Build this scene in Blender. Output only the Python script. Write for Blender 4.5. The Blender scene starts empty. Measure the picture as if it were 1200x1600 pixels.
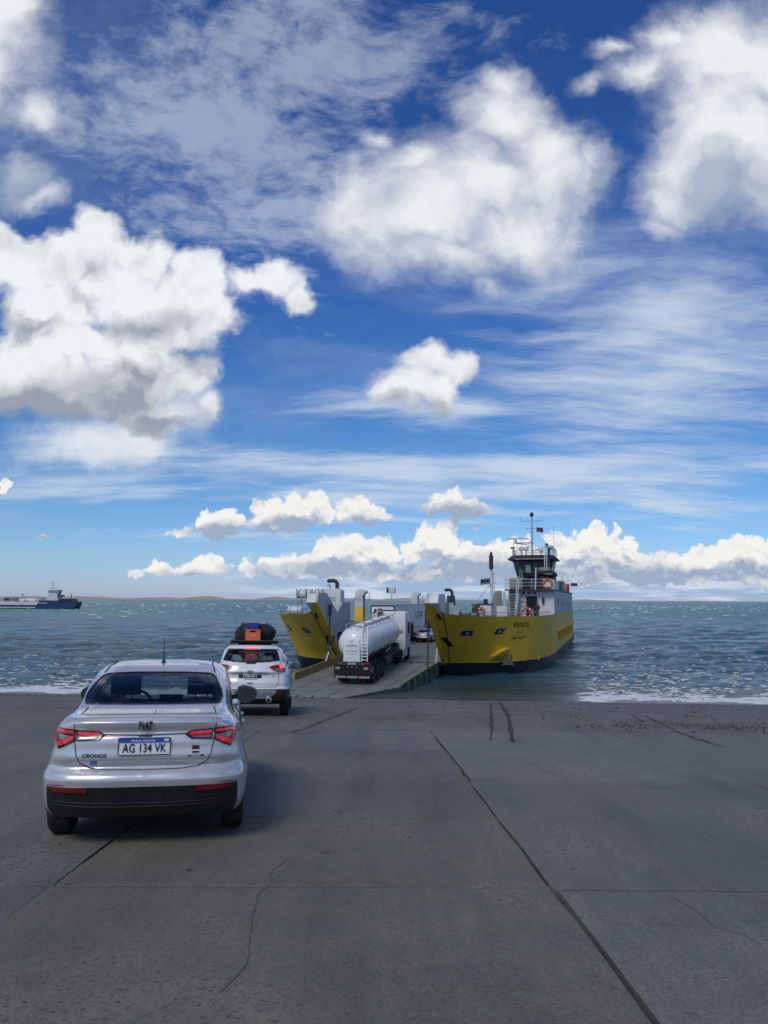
import bpy, bmesh, math, random
import numpy as np
from mathutils import Vector, Matrix
from mathutils.bvhtree import BVHTree
R = math.radians
random.seed(7); rng = np.random.default_rng(7)
S = bpy.context.scene
COL = S.collection

# ------------------------------------------------------------------ camera
HC = 6.0                                   # camera height above the sea
cam = bpy.data.objects.new('camera', bpy.data.cameras.new('camera'))
COL.objects.link(cam); S.camera = cam
PITCH, ROLL = R(6.53), R(0.287)
cam.location = (0, 0, HC)
CAM_M = Matrix.Rotation(PITCH, 3, 'X') @ Matrix.Rotation(R(90), 3, 'X') @ Matrix.Rotation(ROLL, 3, 'Z')
cam.rotation_euler = CAM_M.to_euler()
cam.data.sensor_fit = 'VERTICAL'; cam.data.sensor_height = 24; cam.data.lens = 24*1202/1600
cam.data.clip_start = 0.1; cam.data.clip_end = 60000
def pix_dir(px, py):                       # direction seen at a photo pixel (photo 1200 x 1600)
    return (CAM_M @ Vector((px-600, 800-py, -1202))).normalized()

# ------------------------------------------------------------------ view
S.view_settings.view_transform = 'Standard'; S.view_settings.look = 'None'
S.view_settings.exposure = 0; S.view_settings.gamma = 1
S.cycles.max_bounces = 10; S.cycles.transparent_max_bounces = 12
S.cycles.caustics_reflective = False; S.cycles.caustics_refractive = False

# ------------------------------------------------------------------ sun (hazy, behind a cloud, high behind the camera)
SUN_EL, SUN_AZ = R(46), R(205)             # azimuth clockwise from +Y
sun_dir = Vector((math.sin(SUN_AZ)*math.cos(SUN_EL), math.cos(SUN_AZ)*math.cos(SUN_EL), math.sin(SUN_EL)))
sl = bpy.data.lights.new('sun', 'SUN'); sl.energy = 1.5; sl.angle = R(20); sl.color = (1, .94, .83)
so = bpy.data.objects.new('sun', sl); COL.objects.link(so)
so.rotation_euler = (-sun_dir).to_track_quat('-Z', 'Y').to_euler(); so.location = (0, 0, 60)

# ------------------------------------------------------------------ node helpers
class NT:
    def __init__(s, nt): s.nt = nt; nt.nodes.clear()
    def new(s, t, **k):
        n = s.nt.nodes.new(t)
        for a, v in k.items(): setattr(n, a, v)
        return n
    def put(s, sock, v):
        if v is None: return
        if hasattr(v, 'is_linked'): s.nt.links.new(v, sock)
        else: sock.default_value = (*v, 1) if sock.type == 'RGBA' and len(v) == 3 else v
    def m(s, op, a, b=None, c=None, clamp=False):
        n = s.new('ShaderNodeMath', operation=op, use_clamp=clamp)
        for i, v in enumerate((a, b, c)): s.put(n.inputs[i], v)
        return n.outputs[0]
    def v(s, op, a, b=None, sc=None):
        n = s.new('ShaderNodeVectorMath', operation=op)
        s.put(n.inputs[0], a); s.put(n.inputs[1], b)
        if sc is not None: s.put(n.inputs['Scale'], sc)
        return n.outputs['Value'] if op in ('LENGTH', 'DOT_PRODUCT', 'DISTANCE') else n.outputs['Vector']
    def noise(s, vec, scale, detail=3, rough=.5, dist=0, lac=2, dim='3D', out=0, typ=None):
        n = s.new('ShaderNodeTexNoise', noise_dimensions=dim)
        if typ: n.noise_type = typ
        s.put(n.inputs['Vector'], vec); s.put(n.inputs['Scale'], scale); s.put(n.inputs['Detail'], detail)
        s.put(n.inputs['Roughness'], rough); s.put(n.inputs['Distortion'], dist); s.put(n.inputs['Lacunarity'], lac)
        return n.outputs[out]
    def voro(s, vec, scale, detail=0, rough=.5, feature='F1', smooth=1., dim='3D', rnd=1., out='Distance'):
        n = s.new('ShaderNodeTexVoronoi', voronoi_dimensions=dim, feature=feature)
        s.put(n.inputs['Vector'], vec); s.put(n.inputs['Scale'], scale); s.put(n.inputs['Detail'], detail)
        s.put(n.inputs['Roughness'], rough); s.put(n.inputs['Randomness'], rnd)
        if feature == 'SMOOTH_F1': s.put(n.inputs['Smoothness'], smooth)
        return n.outputs[out]
    def ss(s, x, a, b, lo=0., hi=1.):      # smoothstep
        n = s.new('ShaderNodeMapRange', interpolation_type='SMOOTHSTEP')
        for i, q in enumerate((x, a, b, lo, hi)): s.put(n.inputs[i], q)
        return n.outputs[0]
    def lin(s, x, a, b, lo=0., hi=1.):
        n = s.new('ShaderNodeMapRange')
        for i, q in enumerate((x, a, b, lo, hi)): s.put(n.inputs[i], q)
        return n.outputs[0]
    def mix(s, f, a, b, bt='MIX'):
        n = s.new('ShaderNodeMix', data_type='RGBA', blend_type=bt)
        s.put(n.inputs[0], f)
        for i, q in ((6, a), (7, b)): s.put(n.inputs[i], (*q, 1) if isinstance(q, tuple) and len(q) == 3 else q)
        return n.outputs[2]
    def ramp(s, f, stops, interp='LINEAR'):
        n = s.new('ShaderNodeValToRGB'); cr = n.color_ramp; cr.interpolation = interp
        while len(cr.elements) < len(stops): cr.elements.new(.5)
        for e, (p, c) in zip(cr.elements, stops):
            e.position = p; e.color = (*c, 1) if len(c) == 3 else c
        s.put(n.inputs[0], f); return n.outputs[0]
    def sep(s, vec):
        n = s.new('ShaderNodeSeparateXYZ'); s.put(n.inputs[0], vec); return n.outputs
    def comb(s, x, y, z=0.):
        n = s.new('ShaderNodeCombineXYZ')
        for i, q in enumerate((x, y, z)): s.put(n.inputs[i], q)
        return n.outputs[0]
    def mapping(s, vec, loc=(0,0,0), rot=(0,0,0), sc=(1,1,1), typ='POINT'):
        n = s.new('ShaderNodeMapping', vector_type=typ); s.put(n.inputs[0], vec)
        n.inputs[1].default_value = loc; n.inputs[2].default_value = rot; n.inputs[3].default_value = sc
        return n.outputs[0]
    def bump(s, h, strength, dist, normal=None):
        n = s.new('ShaderNodeBump'); s.put(n.inputs['Height'], h)
        n.inputs['Strength'].default_value = strength; n.inputs['Distance'].default_value = dist
        s.put(n.inputs['Normal'], normal); return n.outputs[0]

# ------------------------------------------------------------------ world: blue sky with cumulus and cirrus
W = bpy.data.worlds.new('World'); S.world = W; W.use_nodes = True
W.cycles.sampling_method = 'MANUAL'; W.cycles.sample_map_resolution = 512
w = NT(W.node_tree)
D = w.v('NORMALIZE', w.new('ShaderNodeTexCoord').outputs['Generated'])
dx, dy, dz = w.sep(D)
sky = w.new('ShaderNodeTexSky', sky_type='NISHITA', sun_disc=False)
sky.sun_elevation = SUN_EL; sky.sun_rotation = SUN_AZ; sky.altitude = 0
sky.air_density = 1.0; sky.dust_density = .35; sky.ozone_density = 3.5
el = w.m('MAXIMUM', dz, .0)
hs = w.new('ShaderNodeHueSaturation'); hs.inputs['Saturation'].default_value = 1.22
w.put(hs.inputs['Color'], sky.outputs[0])
base = w.mix(1., hs.outputs[0], w.ramp(el, [(0., (.64, .76, 1.34)), (.05, (.62, .80, 1.14)), (.16, (.62, .80, 1.0)), (.38, (.56, .72, 1.05)), (.7, (.50, .64, 1.0))]), 'MULTIPLY')

# direction -> plane in front (x = right, y = up); clouds to the sides and behind use another field
yy = w.m('MAXIMUM', dy, .12)
gx = w.m('DIVIDE', dx, yy); gz = w.m('DIVIDE', dz, yy)
P = w.comb(gx, gz, 0.)
def gp(px, py):
    d = pix_dir(px, py); return d.x/d.y, d.z/d.y
PX = 1/1202
BL = {}
BL['soft'] = [  # px, py, rx, ry, rotation, weight
 (-30,100,95,130,0,1),(45,190,48,42,0,.9),(0,20,60,60,0,1),(150,700,190,52,0,.66),(250,660,120,50,0,.55),(15,285,60,50,0,.62),(60,310,55,28,-20,.45),
 (775,130,50,44,0,.85),(775,185,80,72,0,.95),(835,245,95,80,0,1),(740,280,120,90,0,1.1),(660,320,130,85,0,1.15),(590,310,70,80,0,1.),(640,250,70,60,0,.8),
 (865,280,90,75,0,1.),(790,360,130,75,0,1.1),(700,395,120,55,0,1),(640,400,50,40,0,.8),(745,435,70,35,0,.7),(605,215,34,40,0,.62),(920,250,45,55,0,.6),
 (1130,90,130,80,0,1),(1160,200,140,120,0,1.1),(1100,270,85,70,0,1),(1060,315,65,55,0,.75),(1210,120,90,110,0,1),(1000,110,80,38,-15,.75),(920,128,70,30,-20,.55),(960,75,50,26,0,.5),(1045,60,60,40,0,.75),(1165,300,75,60,0,.62),(1050,350,50,30,0,.5)]
BL['crisp'] = [
 (150,345,42,46,0,1),(125,400,72,58,0,1.05),(55,420,85,60,0,1.05),(-15,400,60,62,0,1.1),(205,398,50,42,0,.9),(245,415,46,50,0,.95),(312,438,58,54,0,1.),(428,436,54,48,0,1.),(468,474,32,36,0,.8),(382,440,54,44,0,.95),
 (250,485,130,62,0,1.1),(110,480,130,62,0,1.1),(330,495,66,48,0,.9),(300,535,56,36,0,.75),
 (165,535,130,50,0,1.05),(40,545,80,40,0,.9),(165,430,90,44,0,.9),(60,575,130,62,0,1.1),(185,585,110,58,0,1.1),(280,598,64,50,0,.95),(325,628,38,34,0,.75),(0,600,120,60,0,1.1),(150,625,160,44,0,.95),(240,655,90,40,0,.75)]
BL['crisp2'] = [
 (668,563,52,42,0,1),(700,578,52,42,0,1),(640,602,60,40,0,1),(615,610,36,30,0,.8),(682,615,46,38,0,.95),(722,572,32,32,0,.85)]
BL['low'] = [
 (340,816,52,26,0,1),(285,830,32,13,0,.8),(450,802,60,36,0,1.05),(492,800,34,32,0,1),(415,814,34,22,0,.9),(558,802,50,24,0,1),(598,806,22,14,0,.8),
 (710,788,56,26,0,.95),(748,798,30,17,0,.8),(672,798,28,14,0,.7),(740,822,18,11,0,.7),(6,758,16,22,0,.8),(75,836,42,9,0,.5),(930,771,14,8,0,.45),
 (210,896,20,13,0,.8),(250,891,36,13,0,.9),(330,884,42,19,0,1),(296,888,34,14,0,.9),(430,884,60,18,0,1),(480,880,60,20,0,1),(545,862,56,36,0,1.05),(590,862,46,28,0,1),(650,860,48,30,0,1),(685,848,44,36,0,1.1),(740,872,56,26,0,1),(800,868,56,30,0,1),
 (925,850,60,38,0,1.05),(890,856,44,36,0,1),(962,858,46,38,0,1),(1015,882,46,22,0,1),(1062,880,44,24,0,1),(1100,874,44,28,0,1),(1160,864,56,32,0,1.05),(1210,862,46,36,0,1),
 (480,893,110,12,0,1),(600,893,140,16,0,1),(760,893,140,18,0,1),(900,895,140,20,0,1),(1040,898,140,18,0,1),(1180,896,120,20,0,1),(1320,890,120,22,0,1),(1440,880,110,26,0,.9)]
def fld(vec, lst, k=.22):
    acc = None
    for (px, py, rx, ry, rot, wt) in lst:
        cx, cy = gp(px, py)
        ax, ay = 1/(rx*PX), 1/(ry*PX)
        if rot:
            cr, sr = math.cos(R(rot)), math.sin(R(rot))
            q = w.v('SUBTRACT', vec, (cx, cy, 0))
            q = w.comb(w.v('DOT_PRODUCT', q, (cr*ax, -sr*ax, 0)), w.v('DOT_PRODUCT', q, (sr*ay, cr*ay, 0)))
        else:
            n = w.new('ShaderNodeVectorMath', operation='MULTIPLY_ADD'); w.put(n.inputs[0], vec)
            n.inputs[1].default_value = (ax, ay, 1); n.inputs[2].default_value = (-cx*ax, -cy*ay, 0); q = n.outputs[0]
        f = w.m('SUBTRACT', wt, w.v('LENGTH', q))
        if acc is None: acc = f
        else:
            n = w.new('ShaderNodeMath', operation='SMOOTH_MAX'); w.put(n.inputs[0], acc); w.put(n.inputs[1], f); n.inputs[2].default_value = k
            acc = n.outputs[0]
    return acc
def warp(vec, sc, amt, det, rough=.55):
    c = w.noise(vec, sc, det, rough, out=1, dim='2D')
    return w.v('ADD', vec, w.v('SCALE', w.v('SUBTRACT', c, (.5, .5, .5)), None, amt))
def flat(vec): return w.v('MULTIPLY', vec, (1, 1, 0))

def cloud(under, lst, wsc, wamt, nsc, namt, edge, shift, white, grey, gain, lo, hi, puff, rough, base_lst):
    Q = flat(warp(P, wsc, wamt, 5, .62))
    def dens(V, n1, vd):
        t = w.m('SUBTRACT', n1, .5)
        if puff: t = w.m('ADD', t, w.m('MULTIPLY', w.m('SUBTRACT', .42, w.voro(V, nsc*1.7, vd, .5, 'F1', dim='2D')), puff))
        return w.m('MULTIPLY_ADD', t, namt, fld(V, lst))
    n3 = w.noise(Q, nsc, 9, rough, dim='2D')
    d0 = dens(Q, n3, 2)
    V1 = w.v('ADD', Q, (shift[0], shift[1], 0))
    d1 = dens(V1, w.noise(V1, nsc, 3, rough, dim='2D'), 1)
    m0 = w.noise(Q, nsc*.9, 7, .53, dim='2D')                # smoother billows for the light and shade
    m1 = w.noise(w.v('ADD', Q, (shift[0]*.3, shift[1]*.3, 0)), nsc*.9, 6, .53, dim='2D')
    relief = w.m('MULTIPLY', w.m('SUBTRACT', m0, m1), gain)
    a = w.ss(d0, edge[0], edge[1])
    occ = w.m('SUBTRACT', w.m('SUBTRACT', d1, w.m('MULTIPLY', w.m('SUBTRACT', d0, d1), .6)), relief)
    low_side = w.ss(w.m('MULTIPLY_ADD', w.m('SUBTRACT', m0, .5), 1.2, fld(Q, base_lst)), -.35, .9)
    lit = w.m('MULTIPLY_ADD', w.ss(occ, lo, hi), .55, low_side)
    lit = w.m('MULTIPLY_ADD', relief, -.60, lit, clamp=True)
    colr = w.mix(lit, white, grey)                           # white where lit, grey in the cloud's own shade
    return w.mix(a, under, colr)

# cirrus and thin veils, on a high plane so they run away in perspective
q = w.m('ADD', el, .13)
C0 = w.comb(w.m('DIVIDE', dx, q), w.m('DIVIDE', dy, q), 0.)
C1 = w.v('ADD', C0, w.v('SCALE', w.v('SUBTRACT', w.noise(C0, 1.2, 4, .6, out=1, dim='2D'), (.5, .5, .5)), None, .24))
st = w.mapping(C1, (0, 0, 0), (0, 0, R(-20)), (.75, 2.3, 1))
ci1 = w.noise(st, 1.5, 9, .64, dim='2D')
big = w.noise(C0, .55, 3, .5, dim='2D')
rip0 = w.mapping(C1, (3, 1, 0), (0, 0, R(52)), (3.6, 4.6, 1))
ci2 = w.m('ADD', w.m('MULTIPLY', w.noise(rip0, 1.0, 8, .60, dim='2D'), .52), w.m('MULTIPLY', w.noise(rip0, 4.6, 7, .66, dim='2D'), .48))
regs = fld(P, [(380,190,300,230,25,1.1),(560,110,260,130,0,1.),(470,330,230,120,0,.85)], .3)
regs2 = fld(P, [(1020,600,400,150,-14,1.1),(880,735,460,80,-6,1.1),(560,735,300,52,0,1.15),(140,755,210,36,0,.9),(1000,520,320,150,-20,1.1),(720,640,200,60,-10,.8),(620,620,250,60,-8,.6),(1060,800,330,46,0,.8),(300,835,280,24,0,.5),(130,690,220,70,0,.75),(900,440,330,110,-20,.8)], .3)
a1 = w.m('MULTIPLY', w.ss(w.m('ADD', w.m('ADD', ci2, w.m('MULTIPLY', big, .42)), w.m('MULTIPLY', regs, .20)), .70, 1.0), .46)
a2 = w.m('MULTIPLY', w.ss(w.m('ADD', w.m('ADD', ci1, w.m('MULTIPLY', big, .40)), w.m('MULTIPLY', regs2, .40)), .66, 1.16), .86)
STR = .1
def rad(r, g, b): return (r/STR, g/STR, b/STR)
veil = w.m('MULTIPLY', w.ss(w.noise(w.mapping(C1, (7, 2, 0), (0, 0, R(25)), (1.1, 1.5, 1)), 1.3, 8, .62, dim='2D'), .42, .80), .22)
c = w.mix(veil, base, rad(.40, .50, .68))
c = w.mix(a1, c, rad(.62, .69, .82))
c = w.mix(a2, c, rad(.60, .69, .82))
# pale layered haze under the far bank
hz = w.ss(gz, gp(600, 850)[1], gp(600, 915)[1])
hn = w.noise(w.mapping(P, (0, 0, 0), (0, 0, 0), (6, 60, 1)), 1., 6, .6, dim='2D')
lowc = w.mix(w.m('MULTIPLY', hz, w.ss(gx, -.26, -.08)), c, w.mix(w.ss(hn, .42, .66), rad(.34, .46, .66), rad(.60, .68, .80)))
soft = (4., .11, 5.5, 2.0, (-.50, .90), (.010, .07), rad(.84, .865, .89), rad(.42, .49, .60), 2.8, .3, 1.9, 0, .61,
        [(780,410,170,56,0,.9),(610,300,70,70,0,.6),(890,300,60,70,0,.6),(1120,310,120,70,0,.8),(1010,150,90,36,0,.7),(20,200,40,60,0,.5),(10,290,80,50,0,1.)])
crisp = (8, .06, 9, 1.25, (-.22, .36), (.008, .075), rad(.86, .88, .905), rad(.32, .36, .43), 3.6, .2, 1.9, .30, .60,
         [(230,512,190,38,0,.58),(60,508,90,24,0,.35),(400,470,60,26,0,.4),(130,655,250,66,0,1.2),(270,650,100,56,0,.9)])
crisp2 = crisp[:-1] + ([(675,638,90,30,0,1.),(735,600,40,46,0,.8),(620,625,46,24,0,.7)],)
low = (24, .024, 26, 1.0, (-.10, .13), (.002, .018), rad(.90, .89, .86), rad(.34, .42, .56), 4.2, .05, 1.6, .5, .62,
       [(340,832,80,14,0,1.),(455,824,90,16,0,1.1),(560,816,70,12,0,1.),(705,804,90,16,0,1.2),(740,822,30,14,0,1),(75,838,60,10,0,1),(930,771,20,14,0,1),
        (560,892,240,18,0,1.),(800,896,240,26,0,1.),(1040,900,220,22,0,1.),(1240,898,160,22,0,1.),(300,898,120,10,0,.8)])
def background(col):
    bg = w.new('ShaderNodeBackground'); w.put(bg.inputs[0], col); bg.inputs[1].default_value = STR
    return bg.outputs[0]
def either(f, a, b):
    n = w.new('ShaderNodeMixShader'); w.put(n.inputs[0], f); w.put(n.inputs[1], a); w.put(n.inputs[2], b); return n.outputs[0]
up_l = background(cloud(cloud(c, BL['soft'], *soft), BL['crisp'], *crisp))
up_r = background(cloud(cloud(c, BL['soft'], *soft), BL['crisp2'], *crisp2))
dn = background(cloud(lowc, BL['low'], *low))
# broken cumulus all round outside the view
E0 = w.v('MULTIPLY', D, (1, 1, 1.8))
E1 = w.noise(E0, 2.6, 7, .58); E2 = w.noise(w.v('ADD', E0, (0, 0, .1)), 2.6, 3, .58)
ec = w.mix(w.m('MULTIPLY', w.ss(E1, .50, .62), w.ss(dz, .02, .12)), base, w.mix(w.ss(E2, .46, .68), rad(.86, .87, .88), rad(.40, .45, .53)))
fr = either(w.m('GREATER_THAN', gx, gp(535, 900)[0]), up_l, up_r)
fr = either(w.m('LESS_THAN', gz, gp(600, 748)[1]), fr, dn)
full = either(w.ss(dy, .36, .52), background(ec), fr)
full = either(w.m('GREATER_THAN', dz, -.002), background(rad(.04, .07, .11)), full)
wo = w.new('ShaderNodeOutputWorld'); w.nt.links.new(full, wo.inputs[0])

# ------------------------------------------------------------------ scene helpers
def tag(o, label=None, cat=None, group=None, kind=None):
    for k, v in (('label', label), ('category', cat), ('group', group), ('kind', kind)):
        if v: o[k] = v
    return o
def empty(name, loc=(0,0,0), mat=None, **k):
    o = bpy.data.objects.new(name, None); COL.objects.link(o)
    if mat is not None: o.matrix_world = mat
    else: o.location = loc
    o.empty_display_size = .2
    return tag(o, **k)
def link_mesh(name, me, mat, parent=None):
    o = bpy.data.objects.new(name, me); COL.objects.link(o)
    if mat:
        for m_ in (mat if isinstance(mat, (list, tuple)) else [mat]): me.materials.append(m_)
    if parent: o.parent = parent
    return o
def copy_tree(o, parent=None):
    c = o.copy(); COL.objects.link(c); c.parent = parent
    for ch in list(o.children): copy_tree(ch, c)
    return c

class MB:
    def __init__(s): s.v = []; s.f = []
    def add(s, vs, fs):
        n = len(s.v); s.v += [tuple(p) for p in vs]; s.f += [tuple(i+n for i in f) for f in fs]; return s
    def box(s, x0, x1, y0, y1, z0, z1):
        return s.hexa([(x0,y0,z0),(x1,y0,z0),(x1,y1,z0),(x0,y1,z0),(x0,y0,z1),(x1,y0,z1),(x1,y1,z1),(x0,y1,z1)])
    def hexa(s, p): return s.add(p, [(0,3,2,1),(4,5,6,7),(0,1,5,4),(1,2,6,5),(2,3,7,6),(3,0,4,7)])
    def prism(s, poly, ext, caps=True):     # polygon of 3-D points pushed along ext
        n = len(poly); e = Vector(ext); a = [Vector(p) for p in poly]
        fs = [(i, (i+1) % n, (i+1) % n + n, i+n) for i in range(n)]
        if caps: fs += [tuple(range(n-1, -1, -1)), tuple(range(n, 2*n))]
        return s.add(a + [p+e for p in a], fs)
    def tube(s, pts, r, n=8, closed=False, cap=True):
        pts = [Vector(p) for p in pts]; m = len(pts)
        rs = r if isinstance(r, (list, tuple)) else [r]*m
        rings = []; up0 = None
        for i, p in enumerate(pts):
            if closed: t = pts[(i+1) % m]-pts[i-1]
            else: t = pts[min(i+1, m-1)]-pts[max(i-1, 0)]
            t.normalize()
            if up0 is None:
                up0 = Vector((0,0,1)) if abs(t.z) < .9 else Vector((1,0,0))
            a = t.cross(up0).normalized(); b = a.cross(t).normalized(); up0 = b
            rings.append([p+(a*math.cos(2*math.pi*k/n)+b*math.sin(2*math.pi*k/n))*rs[i] for k in range(n)])
        vs = [q for g in rings for q in g]; fs = []
        for i in range(m if closed else m-1):
            j = (i+1) % m
            fs += [(i*n+k, i*n+(k+1) % n, j*n+(k+1) % n, j*n+k) for k in range(n)]
        if cap and not closed: fs += [tuple(range(n-1, -1, -1)), tuple((m-1)*n+k for k in range(n))]
        return s.add(vs, fs)
    def lathe(s, prof, n=24, axis='z', c=(0,0,0)):   # prof: (radius, height)
        vs = []; c = Vector(c)
        for r_, h in prof:
            for k in range(n):
                a = 2*math.pi*k/n; x, y = r_*math.cos(a), r_*math.sin(a)
                vs.append(c + Vector({'z': (x,y,h), 'x': (h,x,y), 'y': (y,h,x)}[axis]))
        m = len(prof)
        fs = [(i*n+k, i*n+(k+1) % n, (i+1)*n+(k+1) % n, (i+1)*n+k) for i in range(m-1) for k in range(n)]
        if prof[0][0] > 1e-5: fs.append(tuple(range(n-1, -1, -1)))
        if prof[-1][0] > 1e-5: fs.append(tuple((m-1)*n+k for k in range(n)))
        return s.add(vs, fs)
    def ell(s, c, r, n=14, m=8, squash=1.):
        prof = [(math.sin(math.pi*i/m)+1e-6, -math.cos(math.pi*i/m)) for i in range(m+1)]
        vs = []
        for a, h in prof:
            for k in range(n):
                t = 2*math.pi*k/n; vs.append((c[0]+r[0]*a*math.cos(t), c[1]+r[1]*a*math.sin(t), c[2]+r[2]*h))
        return s.add(vs, [(i*n+k, i*n+(k+1) % n, (i+1)*n+(k+1) % n, (i+1)*n+k) for i in range(m) for k in range(n)])
    def rail(s, pts, h, r=.025, bars=3, step=1.5):   # guard rail along a base line
        pts = [Vector(p) for p in pts]
        for b in range(bars): s.tube([p+Vector((0,0,h*(b+1)/bars)) for p in pts], r, 6)
        for a, b in zip(pts, pts[1:]):
            k = max(1, int(round((b-a).length/step)))
            for i in range(k+1):
                p = a.lerp(b, i/k); s.tube([p, p+Vector((0,0,h))], r, 6)
        return s
    def build(s, name, mat, parent=None, smooth=None, bevel=0):
        me = bpy.data.meshes.new(name); me.from_pydata([tuple(p) for p in s.v], [], s.f)
        if bevel or smooth is not None:
            bm = bmesh.new(); bm.from_mesh(me)
            bmesh.ops.recalc_face_normals(bm, faces=bm.faces)
            if bevel:
                es = [e for e in bm.edges if len(e.link_faces) == 2 and e.calc_face_angle(0) > .5]
                bmesh.ops.bevel(bm, geom=es, offset=bevel, segments=2, affect='EDGES', profile=.6, clamp_overlap=True)
            bm.to_mesh(me); bm.free()
        else:
            bm = bmesh.new(); bm.from_mesh(me); bmesh.ops.recalc_face_normals(bm, faces=bm.faces); bm.to_mesh(me); bm.free()
        if smooth is not None or bevel: smooth_by_angle(me, smooth or 35)
        return link_mesh(name, me, mat, parent)
def smooth_by_angle(me, deg):
    n = len(me.polygons)
    if not n: return
    me.polygons.foreach_set('use_smooth', np.ones(n, bool))
    if deg >= 180: return
    bm = bmesh.new(); bm.from_mesh(me); a = R(deg)
    for e in bm.edges: e.smooth = not (len(e.link_faces) == 2 and e.calc_face_angle(0) > a)
    bm.to_mesh(me); bm.free()

def text_mesh(txt, size, shear=0., sx=1., bold=0., align='CENTER', space=1.):
    cu = bpy.data.curves.new('lettering', 'FONT'); cu.body = txt; cu.size = size; cu.shear = shear
    cu.align_x = align; cu.align_y = 'CENTER'; cu.offset = bold; cu.space_character = space; cu.resolution_u = 3
    o = bpy.data.objects.new('lettering', cu); COL.objects.link(o)
    me = bpy.data.meshes.new_from_object(o.evaluated_get(bpy.context.evaluated_depsgraph_get()))
    COL.objects.unlink(o); bpy.data.objects.remove(o)
    for v in me.vertices: v.co.x *= sx
    return me
def flat_text(name, txt, size, M, mat, parent, **k):      # lettering as flat print, placed by matrix M
    me = text_mesh(txt, size, **k); me.transform(M); return link_mesh(name, me, mat, parent)
def frame(origin, xdir, ydir):
    x = Vector(xdir).normalized(); z = x.cross(Vector(ydir)).normalized(); y = z.cross(x)
    M = Matrix((x, y, z)).transposed().to_4x4(); M.translation = Vector(origin); return M
def project_mesh(me, bvh, off, d=Vector((0,1,0)), start=-5.):  # mesh in (x, 0, z) thrown along d onto a body
    for v in me.vertices:
        hit = bvh.ray_cast(v.co + d*start, d)
        if hit[0] is not None:
            v.co = hit[0] - d*off
    me.update()
def patch(name, poly, bvh, mat, parent, off=.004, depth=.0, step=.04, d=Vector((0,1,0)), axis='y', smooth=40, start=-5., bevel=0):
    """a plate outlined in rear view (or side view, axis='x') laid on a body and given thickness"""
    bm = bmesh.new()
    to3 = (lambda a, b: (a, 0, b)) if axis == 'y' else (lambda a, b: (0, a, b))
    f = bm.faces.new([bm.verts.new(to3(a, b)) for a, b in poly])
    ai = 0 if axis == 'y' else 1
    for k, idx in ((0, ai), (1, 2)):
        lo = min(p[k] for p in poly); hi = max(p[k] for p in poly); n = int((hi-lo)/step)
        no = Vector((0,0,0)); no[idx] = 1
        for i in range(1, n+1):
            co = Vector((0,0,0)); co[idx] = lo + (hi-lo)*i/(n+1)
            bmesh.ops.bisect_plane(bm, geom=bm.verts[:]+bm.edges[:]+bm.faces[:], plane_co=co, plane_no=no, dist=1e-5)
    for v in bm.verts:
        h = bvh.ray_cast(v.co + d*start, d)
        v.co = (h[0] if h[0] is not None else v.co) - d*off
    if depth:
        r = bmesh.ops.extrude_face_region(bm, geom=bm.faces[:])
        for v in [g for g in r['geom'] if isinstance(g, bmesh.types.BMVert)]: v.co -= d*depth
    bmesh.ops.recalc_face_normals(bm, faces=bm.faces)
    me = bpy.data.meshes.new(name); bm.to_mesh(me); bm.free()
    smooth_by_angle(me, smooth)
    return link_mesh(name, me, mat, parent)
def seam(name, pts, bvh, r, mat, parent, d=Vector((0,1,0)), axis='y', start=-5., step=.03, off=0., mbs=None):
    q = []
    for a, b in zip(pts, pts[1:]):
        L = math.dist(a, b); n = max(1, int(L/step))
        q += [(a[0]+(b[0]-a[0])*i/n, a[1]+(b[1]-a[1])*i/n) for i in range(n)]
    q.append(pts[-1]); out = []
    for a, b in q:
        p = Vector((a, 0, b)) if axis == 'y' else Vector((0, a, b))
        h = bvh.ray_cast(p + d*start, d)
        if h[0] is not None: out.append(h[0] - d*off)
    mb = mbs or MB()
    if len(out) > 1: mb.tube(out, r, 6)
    return mb if mbs else mb.build(name, mat, parent, smooth=60)

# ------------------------------------------------------------------ materials
MATS = {}
def mat(name, col, rough=.5, metal=0., var=0., vscale=3., bump=0., bscale=40., coat=0., spec=.5, dirt=None, dscale=1.2, damt=.5, trans=0., emit=None, flake=0., streak=False):
    if name in MATS: return MATS[name]
    m_ = bpy.data.materials.new(name); m_.use_nodes = True
    n = NT(m_.node_tree); b = n.new('ShaderNodeBsdfPrincipled'); o = n.new('ShaderNodeOutputMaterial')
    n.nt.links.new(b.outputs[0], o.inputs[0])
    tc = n.new('ShaderNodeTexCoord').outputs['Object']
    c = col
    if var:
        f = n.noise(tc, vscale, 6, .6)
        c = n.mix(n.lin(f, .3, .7), tuple(x*(1-var) for x in col), tuple(min(1, x*(1+var)) for x in col))
    if dirt:
        tv = n.v('MULTIPLY', tc, (1, 1, .18)) if streak else tc
        f = n.noise(tv, dscale, 8, .68)
        c = n.mix(n.m('MULTIPLY', n.ss(f, .50, .74), damt), c, dirt)
    n.put(b.inputs['Base Color'], c)
    b.inputs['Metallic'].default_value = metal; b.inputs['Specular IOR Level'].default_value = spec
    b.inputs['Coat Weight'].default_value = coat; b.inputs['Coat Roughness'].default_value = .06
    if var or dirt:
        n.put(b.inputs['Roughness'], n.lin(n.noise(tc, vscale*2.3, 4, .6), .25, .75, max(.02, rough-.1), min(1, rough+.12)))
    else: b.inputs['Roughness'].default_value = rough
    if bump: n.put(b.inputs['Normal'], n.bump(n.noise(tc, bscale, 5, .6), .6, bump))
    if emit: b.inputs['Emission Color'].default_value = (*emit[0], 1); b.inputs['Emission Strength'].default_value = emit[1]
    MATS[name] = m_; return m_
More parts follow.
